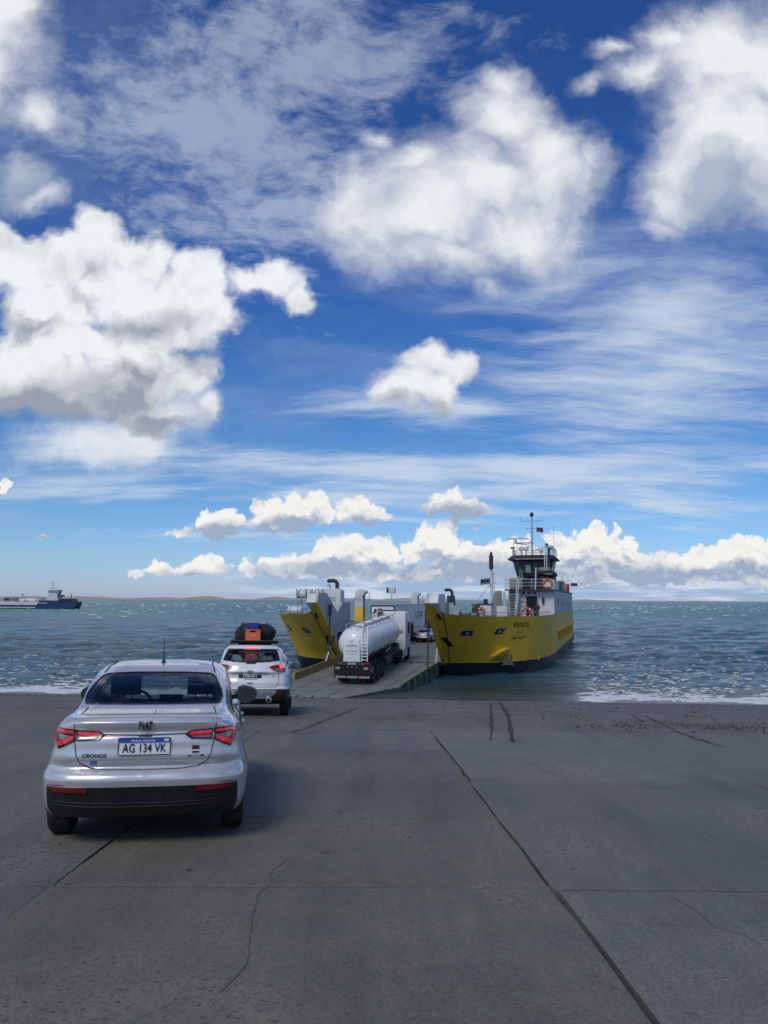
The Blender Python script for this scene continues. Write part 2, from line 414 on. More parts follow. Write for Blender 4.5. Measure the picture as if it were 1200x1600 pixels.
def glass_mat(name, tint, refl=1.):
    m_ = bpy.data.materials.new(name); m_.use_nodes = True; n = NT(m_.node_tree)
    t = n.new('ShaderNodeBsdfTransparent'); t.inputs[0].default_value = (*tint, 1)
    g = n.new('ShaderNodeBsdfGlossy'); g.inputs['Roughness'].default_value = .015; g.inputs[0].default_value = (1,1,1,1)
    fr = n.new('ShaderNodeFresnel'); n.put(fr.inputs[0], n.m('MULTIPLY_ADD', n.new('ShaderNodeNewGeometry').outputs['Backfacing'], 1/1.5-1.5, 1.5))
    mx = n.new('ShaderNodeMixShader'); n.put(mx.inputs[0], n.m('MULTIPLY', fr.outputs[0], refl)); n.put(mx.inputs[1], t.outputs[0]); n.put(mx.inputs[2], g.outputs[0])
    o = n.new('ShaderNodeOutputMaterial'); n.nt.links.new(mx.outputs[0], o.inputs[0]); MATS[name] = m_; return m_
silver = mat('silver_paint', (.65, .655, .66), .27, metal=.44, var=.02, vscale=2, coat=.9, dirt=(.33, .31, .28), dscale=4, damt=.22)
carwhite = mat('white_car_paint', (.74, .75, .76), .3, var=.02, coat=.8, dirt=(.45, .43, .40), dscale=4, damt=.15)
blackp = mat('black_plastic', (.013, .014, .016), .5, var=.2, vscale=12, bump=.0008, bscale=400)
gloss_black = mat('gloss_black', (.008, .008, .01), .12, coat=.4)
rubber = mat('tyre_rubber', (.014, .014, .015), .8, var=.25, vscale=20, dirt=(.09, .085, .08), dscale=9, damt=.5)
seamm = mat('panel_gap', (.006, .006, .007), .8)
glass = glass_mat('tinted_glass', (.56, .63, .65))
glass_d = glass_mat('dark_glass', (.22, .27, .30))
redlens = mat('red_lens', (.22, .008, .012), .28, coat=.25, var=.15, vscale=30)
redglow = mat('red_lamp_lit', (.6, .02, .02), .2, emit=((1., .07, .03), 2.2))
redbar = mat('red_light_bar', (.55, .012, .018), .15, coat=1., emit=((1., .02, .03), .22))
clearlens = mat('clear_lens', (.22, .18, .18), .12, coat=1.)
chrome = mat('chrome', (.75, .76, .78), .15, metal=1.)
steel = mat('grey_steel', (.32, .33, .34), .45, metal=.5, var=.15, vscale=6)
alloy = mat('alloy_rim', (.45, .46, .48), .3, metal=.8)
interior = mat('dark_upholstery', (.018, .019, .022), .85, var=.3, vscale=20)
platew = mat('plate_white', (.72, .74, .76), .35)
plateb = mat('plate_blue', (.02, .07, .42), .35)
ink = mat('black_print', (.01, .01, .012), .4)
whiteprint = mat('white_print', (.78, .79, .8), .4)
navy = mat('navy_print', (.012, .02, .10), .4)


def flat_plate(name, bvh, x0, x1, z0, z1, m_, par, lift=.02, th=.008):
    """a stiff plate standing just off a body; returns it and its front y"""
    ys = [h[0].y for h in (bvh.ray_cast(Vector((x, -5, z)), Vector((0,1,0))) for x in (x0, x1, (x0+x1)/2) for z in (z0, (z0+z1)/2, z1)) if h[0] is not None]
    y = min(ys)-lift; return MB().box(x0, x1, y, y+th, z0, z1).build(name, m_, par, bevel=.002), y

# ------------------------------------------------------------------ ground, slabs, sea, far hills
def drop(y):
    y = np.asarray(y, float); a, s0, s1, ya, yb = 1.565, .0635, .1145, 17., 25.
    t = np.clip(y-ya, 0, yb-ya); q = a + s0*np.minimum(y, ya) + s0*t + (s1-s0)*t*t/(2*(yb-ya))
    return q + s1*np.maximum(y-yb, 0)
def gz_at(x, y): return HC - drop(y) - .009*np.asarray(x, float)*np.clip((np.asarray(y, float)-8)/20, 0, 1)
def ground_hit(px, py):
    d = pix_dir(px, py); t = 1.
    for _ in range(400):
        p = d*t; g = float(gz_at(p.x, p.y)) - HC
        if p.z <= g: break
        t += max(.02, (p.z-g)*2)
    return Vector((p.x, p.y, g+HC))
def grid_mesh(name, xs, ys, zf, m_, **k):
    X, Y = np.meshgrid(xs, ys); Z = zf(X, Y); nx, ny = len(xs), len(ys)
    v = np.stack([X, Y, Z], -1).reshape(-1, 3)
    i = np.arange(nx*ny).reshape(ny, nx)
    f = np.stack([i[:-1,:-1], i[:-1,1:], i[1:,1:], i[1:,:-1]], -1).reshape(-1, 4)
    me = fast_mesh(name, v, f); o = link_mesh(name, me, m_); return tag(o, **k)
def fast_mesh(name, v, f, smooth=True):
    me = bpy.data.meshes.new(name); v = np.asarray(v, np.float32); f = np.asarray(f, np.int32); n, c = f.shape
    me.vertices.add(len(v)); me.vertices.foreach_set('co', v.ravel())
    me.loops.add(n*c); me.loops.foreach_set('vertex_index', f.ravel())
    me.polygons.add(n); me.polygons.foreach_set('loop_start', np.arange(0, n*c, c, dtype=np.int32))
    me.polygons.foreach_set('use_smooth', np.full(n, smooth)); me.update(calc_edges=True); me.validate(); return me

def concrete(name, c0, c1, wet=False):
    m_ = bpy.data.materials.new(name); m_.use_nodes = True; n = NT(m_.node_tree)
    b = n.new('ShaderNodeBsdfPrincipled'); o = n.new('ShaderNodeOutputMaterial'); n.nt.links.new(b.outputs[0], o.inputs[0])
    P_ = n.new('ShaderNodeNewGeometry').outputs['Position']
    oi = n.new('ShaderNodeObjectInfo')
    big = n.noise(n.v('MULTIPLY', P_, (1, .55, 1)), .55, 6, .62)
    mid = n.noise(P_, 2.6, 7, .66)
    fine = n.noise(P_, 55, 4, .7)
    agg = n.voro(P_, 48, 0, out='Color'); aggv = n.sep(agg)[0]
    drag = n.noise(n.v('MULTIPLY', P_, (9, .5, 1)), 1.6, 6, .65)     # faint drag marks along the slip
    f = n.m('ADD', n.m('MULTIPLY', big, .55), n.m('ADD', n.m('MULTIPLY', mid, .33), n.m('MULTIPLY', drag, .18)))
    c = n.mix(n.ss(f, .36, .70), c0, c1)
    c = n.mix(n.m('MULTIPLY', n.m('SUBTRACT', fine, .42), 2.2), c, n.mix(1., c, (1.7, 1.66, 1.58), 'MULTIPLY')); c = n.mix(n.m('MULTIPLY', n.m('SUBTRACT', .50, fine), 3.0), c, n.mix(1., c, (.55, .55, .55), 'MULTIPLY'))
    expo = n.m('MULTIPLY', n.ss(n.m('ADD', big, n.m('MULTIPLY', mid, .35)), .62, .84), .8)
    c = n.mix(n.m('MULTIPLY', n.ss(aggv, .72, .95), n.m('ADD', .15, expo)), c, (.20, .17, .135))
    c = n.mix(n.m('MULTIPLY', n.ss(aggv, .0, .18, 1, 0), n.m('ADD', .1, expo)), c, (.035, .034, .033))
    stain = n.ss(n.noise(P_, 1.15, 8, .72), .57, .75)
    c = n.mix(n.m('MULTIPLY', stain, .42), c, (.050, .050, .050))
    sx_ = n.m('ADD', n.sep(P_)[0], n.m('MULTIPLY', n.m('SUBTRACT', n.noise(n.v('MULTIPLY', P_, (.3, .12, 1)), 1., 3, .5), .5), 1.6))
    trk = None
    for xc, wd in ((-3.05, .26), (-1.45, .26), (-.35, .22), (.55, .30), (2.3, .26), (3.9, .26), (-4.6, .25)):
        t_k = n.ss(n.m('ABSOLUTE', n.m('SUBTRACT', sx_, xc)), wd, wd*.3); trk = t_k if trk is None else n.m('MAXIMUM', trk, t_k)
    tb_ = n.m('MULTIPLY', trk, n.ss(n.noise(n.v('MULTIPLY', P_, (1, .35, 1)), 1.3, 7, .7), .38, .68))
    c = n.mix(n.m('MULTIPLY', tb_, .34), c, (.052, .052, .053))
    spot = n.ss(n.noise(P_, 3.4, 3, .5), .70, .76); c = n.mix(n.m('MULTIPLY', spot, .45), c, (.035, .035, .036))
    pale = n.ss(n.noise(n.v('MULTIPLY', P_, (1.2, .5, 1)), .9, 7, .7), .56, .76); c = n.mix(n.m('MULTIPLY', pale, .35), c, (.24, .24, .225))
    c = n.mix(1., c, oi.outputs['Color'], 'MULTIPLY')
    if wet:                                  # darker and glossier where the swash keeps it wet
        s = n.sep(P_); dpt = n.m('MULTIPLY_ADD', s[0], .0786, n.m('SUBTRACT', s[1], 48.1))
        dpt = n.m('ADD', dpt, n.m('MULTIPLY', n.m('SUBTRACT', n.noise(P_, .5, 5, .6), .5), 5.))
        wt = n.ss(dpt, -7., -2.); c = n.mix(wt, c, n.mix(1., c, (.55, .56, .58), 'MULTIPLY'))
        gr = n.m('MULTIPLY', n.ss(n.noise(P_, .35, 4, .55), .45, .62), n.ss(s[1], 15.5, 19.))
        pb = n.sep(n.voro(P_, 26, 0, out='Color'))[1]
        c = n.mix(n.m('MULTIPLY', gr, .75), c, n.mix(pb, (.06, .055, .05), (.16, .145, .125)))
        n.put(b.inputs['Roughness'], n.lin(wt, 0, 1, .82, .38))
    else: n.put(b.inputs['Roughness'], n.lin(mid, .3, .7, .68, .9))
    n.put(b.inputs['Base Color'], c)
    h = n.m('ADD', n.m('MULTIPLY', fine, .5), n.m('ADD', n.m('MULTIPLY', aggv, .35), mid))
    n.put(b.inputs['Normal'], n.bump(h, .45, .006)); b.inputs['Specular IOR Level'].default_value = .35
    return m_
conc = concrete('worn_concrete', (.102, .105, .098), (.170, .170, .155))
conc_wet = concrete('wet_concrete', (.102, .105, .098), (.166, .167, .153), True)
joint = mat('joint_dirt', (.030, .030, .031), .9, var=.4, vscale=8, bump=.004, bscale=60)

YB = 15.6                                   # slabs end, one worn sheet goes on to the sea
gn = np.random.default_rng(3)
def far_z(X, Y):
    z = gz_at(X, Y) - .0
    z = z + .012*np.sin(X*1.7+np.sin(Y*.9)*1.4)*np.sin(Y*1.3+.4*X)
    return np.where(Y > 72, np.maximum(z, -4.), z)
g = grid_mesh('ground', np.concatenate([np.linspace(-160, -31, 24), np.arange(-30, 30.1, .5), np.linspace(31, 160, 24)]), np.concatenate([np.arange(YB, 60, .4), np.linspace(60.5, 130, 30)]), far_z, conc_wet, kind='structure')
tag(g, label='grey worn concrete slipway running down into the sea')
gb = grid_mesh('slipway_base', np.array([-160., -20., 20., 160.]), np.array([-40., -10., 0., YB+.3]), lambda X, Y: gz_at(X, Y) - .035, joint, kind='structure')
slabs = tag(grid_mesh('slipway', np.linspace(-160, 160, 33), np.array([-40., -12.6]), lambda X, Y: gz_at(X, Y), conc), label='concrete slab slipway', kind='structure')
xj = [-26.5, -23.1, -19.7, -16.3, -12.9, -9.4, -5.85, -2.2, 1.15, 4.55, 8.0, 11.4, 14.8, 18.2, 21.6, 25.0]
for i, (a, b) in enumerate(zip(xj, xj[1:])):
    ys = [-12.6, -8.0, -3.4, 1.0, 5.36, 9.7, YB] if a > 1 else [-12.6, -8.2, -5.9, -3.5, -1.2, .7, 3.05, 5.4, 7.55, 10.05, 12.6, YB]
    for c_, d_ in zip(ys, ys[1:]):
        gl = .018 if a == 1.15 else .003; gr_ = .018 if b == 1.15 else .003; gy = .015 if a > 1 else .008
        skew = -.02                          # the joints run a touch to the left going down
        X0 = lambda y: a + gl + skew*(y-5); X1 = lambda y: b - gr_ + skew*(y-5)
        nn = 9; bm = bmesh.new(); vs = []
        yy_ = [c_+gy, c_+gy+.012] + list(np.linspace(c_+gy+.05, d_-gy-.05, 5)) + [d_-gy-.012, d_-gy]
        for iy, y in enumerate(yy_):
            row = []
            u = [0, .012] + list(np.linspace(.05, (b-a)-gl-gr_-.05, 6)) + [(b-a)-gl-gr_-.012, (b-a)-gl-gr_]
            for iu, q_ in enumerate(u):
                ed = iu in (0, len(u)-1) or iy in (0, len(yy_)-1)
                jx = rng.normal(0, .014 if 1.15 in (a, b) else .007) if iu in (0, len(u)-1) else 0; jy = rng.normal(0, .006) if iy in (0, len(yy_)-1) else 0
                x = X0(y) + q_ + jx
                row.append(bm.verts.new((x, y+jy, float(gz_at(x, y)) - (.005 if ed else 0))))
            vs.append(row)
        for r0, r1 in zip(vs, vs[1:]):
            for k in range(len(r0)-1): bm.faces.new((r0[k], r0[k+1], r1[k+1], r1[k]))
        ex_ = bmesh.ops.extrude_edge_only(bm, edges=[e for e in bm.edges if e.is_boundary])
        for v in [q_ for q_ in ex_['geom'] if isinstance(q_, bmesh.types.BMVert)]: v.co.z -= .06
        bmesh.ops.recalc_face_normals(bm, faces=bm.faces)
        me = bpy.data.meshes.new('slab'); bm.to_mesh(me); bm.free(); smooth_by_angle(me, 30)
        o = link_mesh('slab', me, conc, slabs)
        t = rng.uniform(.9, 1.08); o.color = ((t*1.02, t*.96, t*.83, 1) if -2.5 < a < 1 and d_ < 8 else (t*.97, t, t*1.0, 1) if a < 1 else (t*1.08, t*1.12, t*1.06, 1))
# dark slots and cracks that show on the sheet below the slabs
for k, (pa, pb, wd) in enumerate([((767, 1157), (768, 1097), .065), ((803, 1159), (780, 1097), .085)]):
    A, B = ground_hit(*pa), ground_hit(*pb); nd = (B-A).normalized(); sd = Vector((nd.y, -nd.x, 0)); pts = []; mb = MB(); n_ = 26
    L_, R_ = [], []
    for i in range(n_+1):
        p = A.lerp(B, i/n_); p.z = float(gz_at(p.x, p.y)) + .014
        ww = wd*(.35+1.1*rng.random())/2; p.x += rng.normal(0, .012)
        L_.append(p - sd*ww); R_.append(p + sd*ww)
    mb.add(L_+R_, [(i, i+1, n_+2+i, n_+1+i) for i in range(n_)])
    mb.build('drain_slot', joint, g)
def crack(pxs, wd, nm='crack', par=None, dz=.004):
    pts = []
    for a, b in zip(pxs, pxs[1:]):
        A, B = ground_hit(*a), ground_hit(*b); n_ = max(2, int((B-A).length/.12))
        pts += [A.lerp(B, i/n_) for i in range(n_)]
    pts.append(ground_hit(*pxs[-1]))
    mb = MB(); L_, R_ = [], []
    for i, p in enumerate(pts):
        p = p + Vector((rng.normal(0, .018), rng.normal(0, .018), 0)); p.z = float(gz_at(p.x, p.y)) + dz
        ww = wd*(.4+.9*rng.random())/2
        L_.append(p - Vector((ww, 0, 0))); R_.append(p + Vector((ww, ww*.3, 0)))
    n_ = len(pts)
    mb.add(L_+R_, [(i, i+1, n_+i+1, n_+i) for i in range(n_-1)]); return mb.build(nm, mat('crack_dirt', (.098,.098,.092), .9), par or slabs)
crack([(440, 1345), (395, 1420), (388, 1490), (345, 1550), (210, 1590)], .006)
crack([(1010, 1120), (1060, 1145), (1130, 1168)], .06, par=g, dz=.02)
crack([(900, 1108), (985, 1116), (1005, 1128)], .07, par=g, dz=.02)
crack([(560, 1106), (520, 1122), (455, 1145)], .06, par=g, dz=.02)
crack([(1040, 1400), (1120, 1450), (1190, 1475)], .006)
crack([(640, 1115), (830, 1128), (1180, 1143)], .05, par=g, dz=.02)

# loose stones and grit washed up on the slip
def stones(name, spots, label):
    base = [(0,0,1), (.9,0,.2), (.3,.85,.25), (-.75,.5,.2), (-.7,-.55,.25), (.3,-.9,.2), (0,0,-.5)]
    fs = [(0,1,2),(0,2,3),(0,3,4),(0,4,5),(0,5,1),(6,2,1),(6,3,2),(6,4,3),(6,5,4),(6,1,5)]
    V, F = [], []
    for x, y, s in spots:
        a = rng.uniform(0, 6.28); ca, sa = math.cos(a), math.sin(a); z0 = float(gz_at(x, y)); n0 = len(V)
        sx, sy, sz = s*rng.uniform(.7, 1.4), s*rng.uniform(.7, 1.4), s*rng.uniform(.4, .9)
        for p in base:
            q_ = (p[0]*sx*rng.uniform(.85, 1.15), p[1]*sy*rng.uniform(.85, 1.15), p[2]*sz)
            V.append((x+q_[0]*ca-q_[1]*sa, y+q_[0]*sa+q_[1]*ca, z0+q_[2]+.01))
        F += [tuple(i+n0 for i in f) for f in fs]
    o = link_mesh(name, fast_mesh(name, V, F, False), mat('shingle', (.085, .082, .077), .85, var=.5, vscale=9))
    return tag(o, label=label, kind='stuff')
sp = []
for _ in range(4200):
    u = rng.random()
    if u < .34: x = 4.2+12*rng.random()**.8; y = 16.9 + rng.normal(0, .55) + .06*(x-8) + .25*math.sin(x*2.3)
    elif u < .66: x = rng.uniform(-34, -12); y = 44.5 + rng.normal(0, 2.2)
    else: x = rng.uniform(-6, 22); y = rng.uniform(16, 46)
    sp.append((x, y, abs(rng.normal(.012, .010))+.008 + (.02 if rng.random() < .03 else 0)))
stones('gravel', sp, 'loose dark shingle strewn in a line across the lower slipway')
sp2 = [(ground_hit(*p).x, ground_hit(*p).y, s_) for p, s_ in (((294, 1361), .022), ((640, 1310), .014), ((607, 1179), .02), ((900, 1122), .05), ((540, 1480), .006), ((760, 1420), .008))]
stones('pebble', sp2, 'few single dark pebbles lying on the near concrete slabs')

# sea: real waves near the shore, fine relief in the material
def wave_field(X, Y):
    Z = np.zeros_like(X); r = np.random.default_rng(11)
    far = np.clip((Y-48)/30, .15, 1.)
    for k in range(46):
        lam = .55*1.115**k if k < 34 else r.uniform(9, 30)
        th = R(-90) + r.normal(0, .62)        # running towards the shore
        kk = 2*np.pi/lam; ph = r.uniform(0, 6.28)
        a = (.019*lam**.8 if lam < 3 else .037*lam**.2) if k < 34 else .035
        # drop waves the mesh is too coarse to carry
        cell = np.maximum(.25, (Y-40)*.0065)
        fade = np.clip((lam/cell-3.)/3., 0, 1)
        s = kk*(X*np.cos(th)+Y*np.sin(th)) + ph
        Z += a*fade*(np.exp(np.sin(s)-1)*1.6-.75)
    gust = .85+.22*np.sin(X*.045+1.3*np.sin(Y*.031))*np.sin(Y*.038+X*.017+.8)+.14*np.sin(X*.013-Y*.009+2)
    return Z*far*np.clip(gust, .25, 1.4)
nv_, nu_ = 560, 520
Yr = 42.5 + (np.geomspace(1, 1+2400/9., nv_)-1)*9.
U = np.linspace(-1, 1, nu_); U = np.sign(U)*np.abs(U)**1.12
Yg = np.repeat(Yr[:, None], nu_, 1); Xg = U[None, :]*(Yg*.60+16) + 2
Zg = wave_field(Xg, Yg)
swash = np.clip((Yg-48.1+.0786*Xg)/6, 0, 1); Zg = Zg*(.25+.75*swash)
idx = np.arange(nv_*nu_).reshape(nv_, nu_)
F_ = np.stack([idx[:-1,:-1], idx[:-1,1:], idx[1:,1:], idx[1:,:-1]], -1).reshape(-1, 4)
me = fast_mesh('sea', np.stack([Xg, Yg, Zg], -1).reshape(-1, 3), F_)
# crest heights drive the whitecaps (foam is stuff lying on the water)
lapl = Zg.copy(); lapl[1:-1, 1:-1] = Zg[1:-1, 1:-1] - .25*(Zg[:-2, 1:-1]+Zg[2:, 1:-1]+Zg[1:-1, :-2]+Zg[1:-1, 2:])
at_ = me.attributes.new('crest', 'FLOAT', 'POINT'); at_.data.foreach_set('value', (Zg).ravel().astype(np.float32))
def water_mat():
    m_ = bpy.data.materials.new('sea_water'); m_.use_nodes = True; n = NT(m_.node_tree)
    b = n.new('ShaderNodeBsdfPrincipled'); o = n.new('ShaderNodeOutputMaterial')
    P_ = n.new('ShaderNodeNewGeometry').outputs['Position']; s = n.sep(P_)
    cr = n.new('ShaderNodeAttribute', attribute_name='crest').outputs['Fac']
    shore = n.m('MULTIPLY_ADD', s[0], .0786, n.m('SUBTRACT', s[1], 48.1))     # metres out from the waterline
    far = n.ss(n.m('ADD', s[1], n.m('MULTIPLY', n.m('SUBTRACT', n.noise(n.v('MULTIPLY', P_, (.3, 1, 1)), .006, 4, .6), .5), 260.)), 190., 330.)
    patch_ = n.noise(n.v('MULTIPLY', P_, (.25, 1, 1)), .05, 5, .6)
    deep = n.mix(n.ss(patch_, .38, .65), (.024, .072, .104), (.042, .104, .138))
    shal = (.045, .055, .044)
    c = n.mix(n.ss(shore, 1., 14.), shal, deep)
    c = n.mix(far, c, n.mix(n.ss(patch_, .4, .62), (.050, .180, .180), (.072, .230, .222)))  # far water teal, with the sunlight on it put into the colour
    # foam: swash line, streaks near the shore; the ferry's hull shelters the water by the ramp
    nz = n.noise(n.v('MULTIPLY', P_, (.45, 1, 1)), 1.3, 7, .68)
    lee = n.m('MULTIPLY', n.ss(s[0], -11., -7.), n.ss(s[0], 15., 9.))
    open_ = n.m('MULTIPLY_ADD', lee, -.85, 1.)
    lace = n.voro(n.v('ADD', n.v('MULTIPLY', P_, (1, .4, 1)), n.v('SCALE', n.noise(P_, .8, 4, .6, out=1), None, 1.2)), 1.9, 3, .6)
    sw = n.m('MULTIPLY', n.ss(n.m('ADD', shore, n.m('MULTIPLY', n.m('SUBTRACT', nz, .5), 5.)), 4.4, 2.6), n.ss(lace, .14, .46, .85, .35))
    tr = n.ss(n.m('ADD', nz, n.m('MULTIPLY', cr, .75)), .60, .76)
    tr = n.m('MULTIPLY', tr, n.ss(shore, 50., 3., .10, .75))
    ch = n.noise(n.v('MULTIPLY', P_, (.75, .5, 1)), 2.4, 6, .72)
    tr = n.m('MAXIMUM', tr, n.m('MULTIPLY', n.ss(n.m('ADD', ch, n.m('MULTIPLY', cr, 1.0)), .62, .74), n.ss(shore, 42., 2., 0., .62)))
    st2 = n.noise(n.v('MULTIPLY', P_, (.16, 1, 1)), .33, 7, .74)
    tr2 = n.m('MULTIPLY', n.ss(n.m('ADD', st2, n.m('MULTIPLY', cr, .30)), .66, .78), .42)
    foam = n.m('MULTIPLY', n.m('MAXIMUM', n.m('MAXIMUM', sw, n.m('MULTIPLY', tr, .85)), tr2, clamp=True), open_)
    c = n.mix(foam, c, (.74, .78, .80))
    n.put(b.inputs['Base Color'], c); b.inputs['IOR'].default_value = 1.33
    n.put(b.inputs['Roughness'], n.m('ADD', n.lin(foam, 0, 1, .12, .6), n.ss(s[1], 60., 400., 0., .22)))
    w1 = n.noise(n.v('MULTIPLY', P_, (.6, 1, 1)), 1.3, 8, .68)
    w2 = n.noise(n.v('MULTIPLY', P_, (.4, 1, 1)), .12, 7, .66)
    bp = n.bump(w2, 1., 1.3); bp = n.bump(w1, 1., .36, bp); b.inputs['Specular IOR Level'].default_value = .30
    n.put(b.inputs['Normal'], bp)
    n.nt.links.new(b.outputs[0], o.inputs[0]); return m_
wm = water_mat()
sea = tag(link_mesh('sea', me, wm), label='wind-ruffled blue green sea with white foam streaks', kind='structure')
# the open sea beyond the modelled waves: side aprons and the part out to the horizon
mb = MB(); y9 = float(Yr[-1]); e0 = float(Xg[0, 0]); e1 = float(Xg[0, -1]); f0 = float(Xg[-1, 0]); f1 = float(Xg[-1, -1]); y0_ = float(Yr[0])
mb.add([(e0, y0_, -.02), (f0, y9, -.02), (-40000, y9, -.02), (-40000, y0_, -.02), (e1, y0_, -.02), (f1, y9, -.02), (40000, y9, -.02), (40000, y0_, -.02), (-40000, 40000, -.02), (40000, 40000, -.02)],
       [(0, 1, 2, 3), (4, 7, 6, 5), (1, 5, 6, 9, 8, 2)])
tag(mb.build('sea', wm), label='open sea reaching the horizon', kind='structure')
# whitecaps: low ridges of foam on the farther water
V, Fc = [], []; r_ = np.random.default_rng(21)
for _ in range(1900):
    y = 230*(3200/230)**(r_.random()**.75); x = r_.uniform(-.62, .62)*y
    if r_.random() > np.clip((y-220)/260, .10, 1): continue
    L_ = r_.uniform(.4, 1.5)*(1 if y < 600 else 1.6); h_ = r_.uniform(.08, .34)*(1 if y < 600 else 1.5); d_ = r_.uniform(.3, 1.0); sk_ = r_.normal(0, .25); n0 = len(V); m_ = 7
    for i in range(m_+1):
        t = i/m_*2-1; e_ = (1-t*t)**.7*r_.uniform(.55, 1.); X_ = x+t*L_; Y_ = y+sk_*t*L_
        V += [(X_, Y_-d_*e_, -.02), (X_, Y_-d_*.25*e_, .05+h_*e_), (X_, Y_+d_*e_, -.02)]
    for i in range(m_): Fc += [(n0+3*i, n0+3*i+3, n0+3*i+4, n0+3*i+1), (n0+3*i+1, n0+3*i+4, n0+3*i+5, n0+3*i+2)]
tag(link_mesh('whitecaps', fast_mesh('whitecaps', V, Fc), mat('sea_foam', (.66,.70,.71), .8)), label='scattered white wave crests on the open water', kind='stuff')
# broken foam of the small waves running up the slip, and flecks on the near chop
V, Fc = [], []
def fleck(x, y, L_, h_, d_, z0):
    n0 = len(V); m_ = 5; sk_ = r_.normal(0, .35)
    for i in range(m_+1):
        t = i/m_*2-1; e_ = (1-t*t)**.6*r_.uniform(.35, 1.); X_ = x+t*L_; Y_ = y+sk_*t*L_+r_.normal(0, .06)
        V.extend([(X_, Y_-d_*e_, z0-.02), (X_, Y_-d_*.2*e_, z0+h_*e_), (X_, Y_+d_*e_, z0-.02)])
    for i in range(m_): Fc.extend([(n0+3*i, n0+3*i+3, n0+3*i+4, n0+3*i+1), (n0+3*i+1, n0+3*i+4, n0+3*i+5, n0+3*i+2)])
for _ in range(1300):
    x = r_.uniform(-36, 38)
    if -11 < x < 12.5: continue
    b_ = .5+.5*math.sin(x*.55+1.2*math.sin(x*.23)); off = abs(r_.normal(0, 1.1))*(1.2+b_) + .5*math.sin(x*1.3)
    y = 48.55-.0786*x + off; fleck(x, y, r_.uniform(.12, .75), r_.uniform(.02, .085)*(1.4 if off < 1 else 1.), r_.uniform(.08, .35), .03)
for _ in range(1100):
    x = r_.uniform(15, 48) if r_.random() < .68 else r_.uniform(-42, -14)
    y = 51 + abs(r_.normal(0, 19)); fleck(x*(y/58), y, r_.uniform(.06, .30), r_.uniform(.015, .05), r_.uniform(.05, .16), .05)
tag(link_mesh('surf', fast_mesh('surf', V, Fc), mat('sea_foam', (.66,.70,.71), .8)), label='broken white foam along the waterline and on the near chop', kind='stuff')
# low steppe hills on the far shore
hm = mat('dry_steppe', (.48, .40, .30), .95, var=.18, vscale=.004, dirt=(.34, .33, .30), dscale=.003, damt=.6)
def hill_z(X, Y):
    h = np.zeros_like(X)
    for px, wpx, hp in [(310, 30, 9), (430, 40, 8), (250, 60, 6), (100, 90, 7), (560, 50, 7), (640, 60, 7), (790, 60, 6), (930, 120, 5), (1090, 70, 4), (1180, 60, 4), (20, 60, 7), (500, 30, 6)]:
        x0 = (px-600)/1202*6800; h = np.maximum(h, hp*3.9*np.exp(-((X-x0)/(wpx*5.6))**2))
    h = h + 3*np.sin(X*.011) + 2*np.sin(X*.031+1)
    base = np.clip(1-np.abs((Y-7100)/900), 0, 1)
    far_ = 12 + 4*np.sin(X*.0021) + 4*np.sin(X*.0009+2)
    return -3 + np.maximum(h, far_)*np.sqrt(base)*1.0
grid_mesh('hills', np.linspace(-9000, 9000, 520), np.linspace(6150, 8050, 22), hill_z, hm, label='low dry brown hills along the far shore', kind='structure')

# ------------------------------------------------------------------ cars
def catmull(P_, counts, axis):
    """resample control points along an axis with counts[i] steps per span"""
    P_ = np.moveaxis(np.asarray(P_, float), axis, 0); n = len(P_); out = []
    for i in range(n-1):
        p0 = P_[i-1] if i else 2*P_[0]-P_[1]; p1, p2 = P_[i], P_[i+1]; p3 = P_[i+2] if i+2 < n else 2*P_[-1]-P_[-2]
        # chord-aware tangents keep tight rows from overshooting
        d0 = np.linalg.norm(p1-p0, axis=-1, keepdims=True)+1e-6; d1 = np.linalg.norm(p2-p1, axis=-1, keepdims=True)+1e-6; d2 = np.linalg.norm(p3-p2, axis=-1, keepdims=True)+1e-6
        m1 = d1*((p1-p0)/d0*d1+(p2-p1)/d1*d0)/(d0+d1); m2 = d1*((p2-p1)/d1*d2+(p3-p2)/d2*d1)/(d1+d2)
        for t in np.linspace(0, 1, counts[i], endpoint=False):
            h00 = 2*t**3-3*t*t+1; h10 = t**3-2*t*t+t; h01 = -2*t**3+3*t*t; h11 = t**3-t*t
            out.append(h00*p1+h10*m1+h01*p2+h11*m2)
    out.append(P_[-1]); return np.moveaxis(np.array(out), 0, axis)

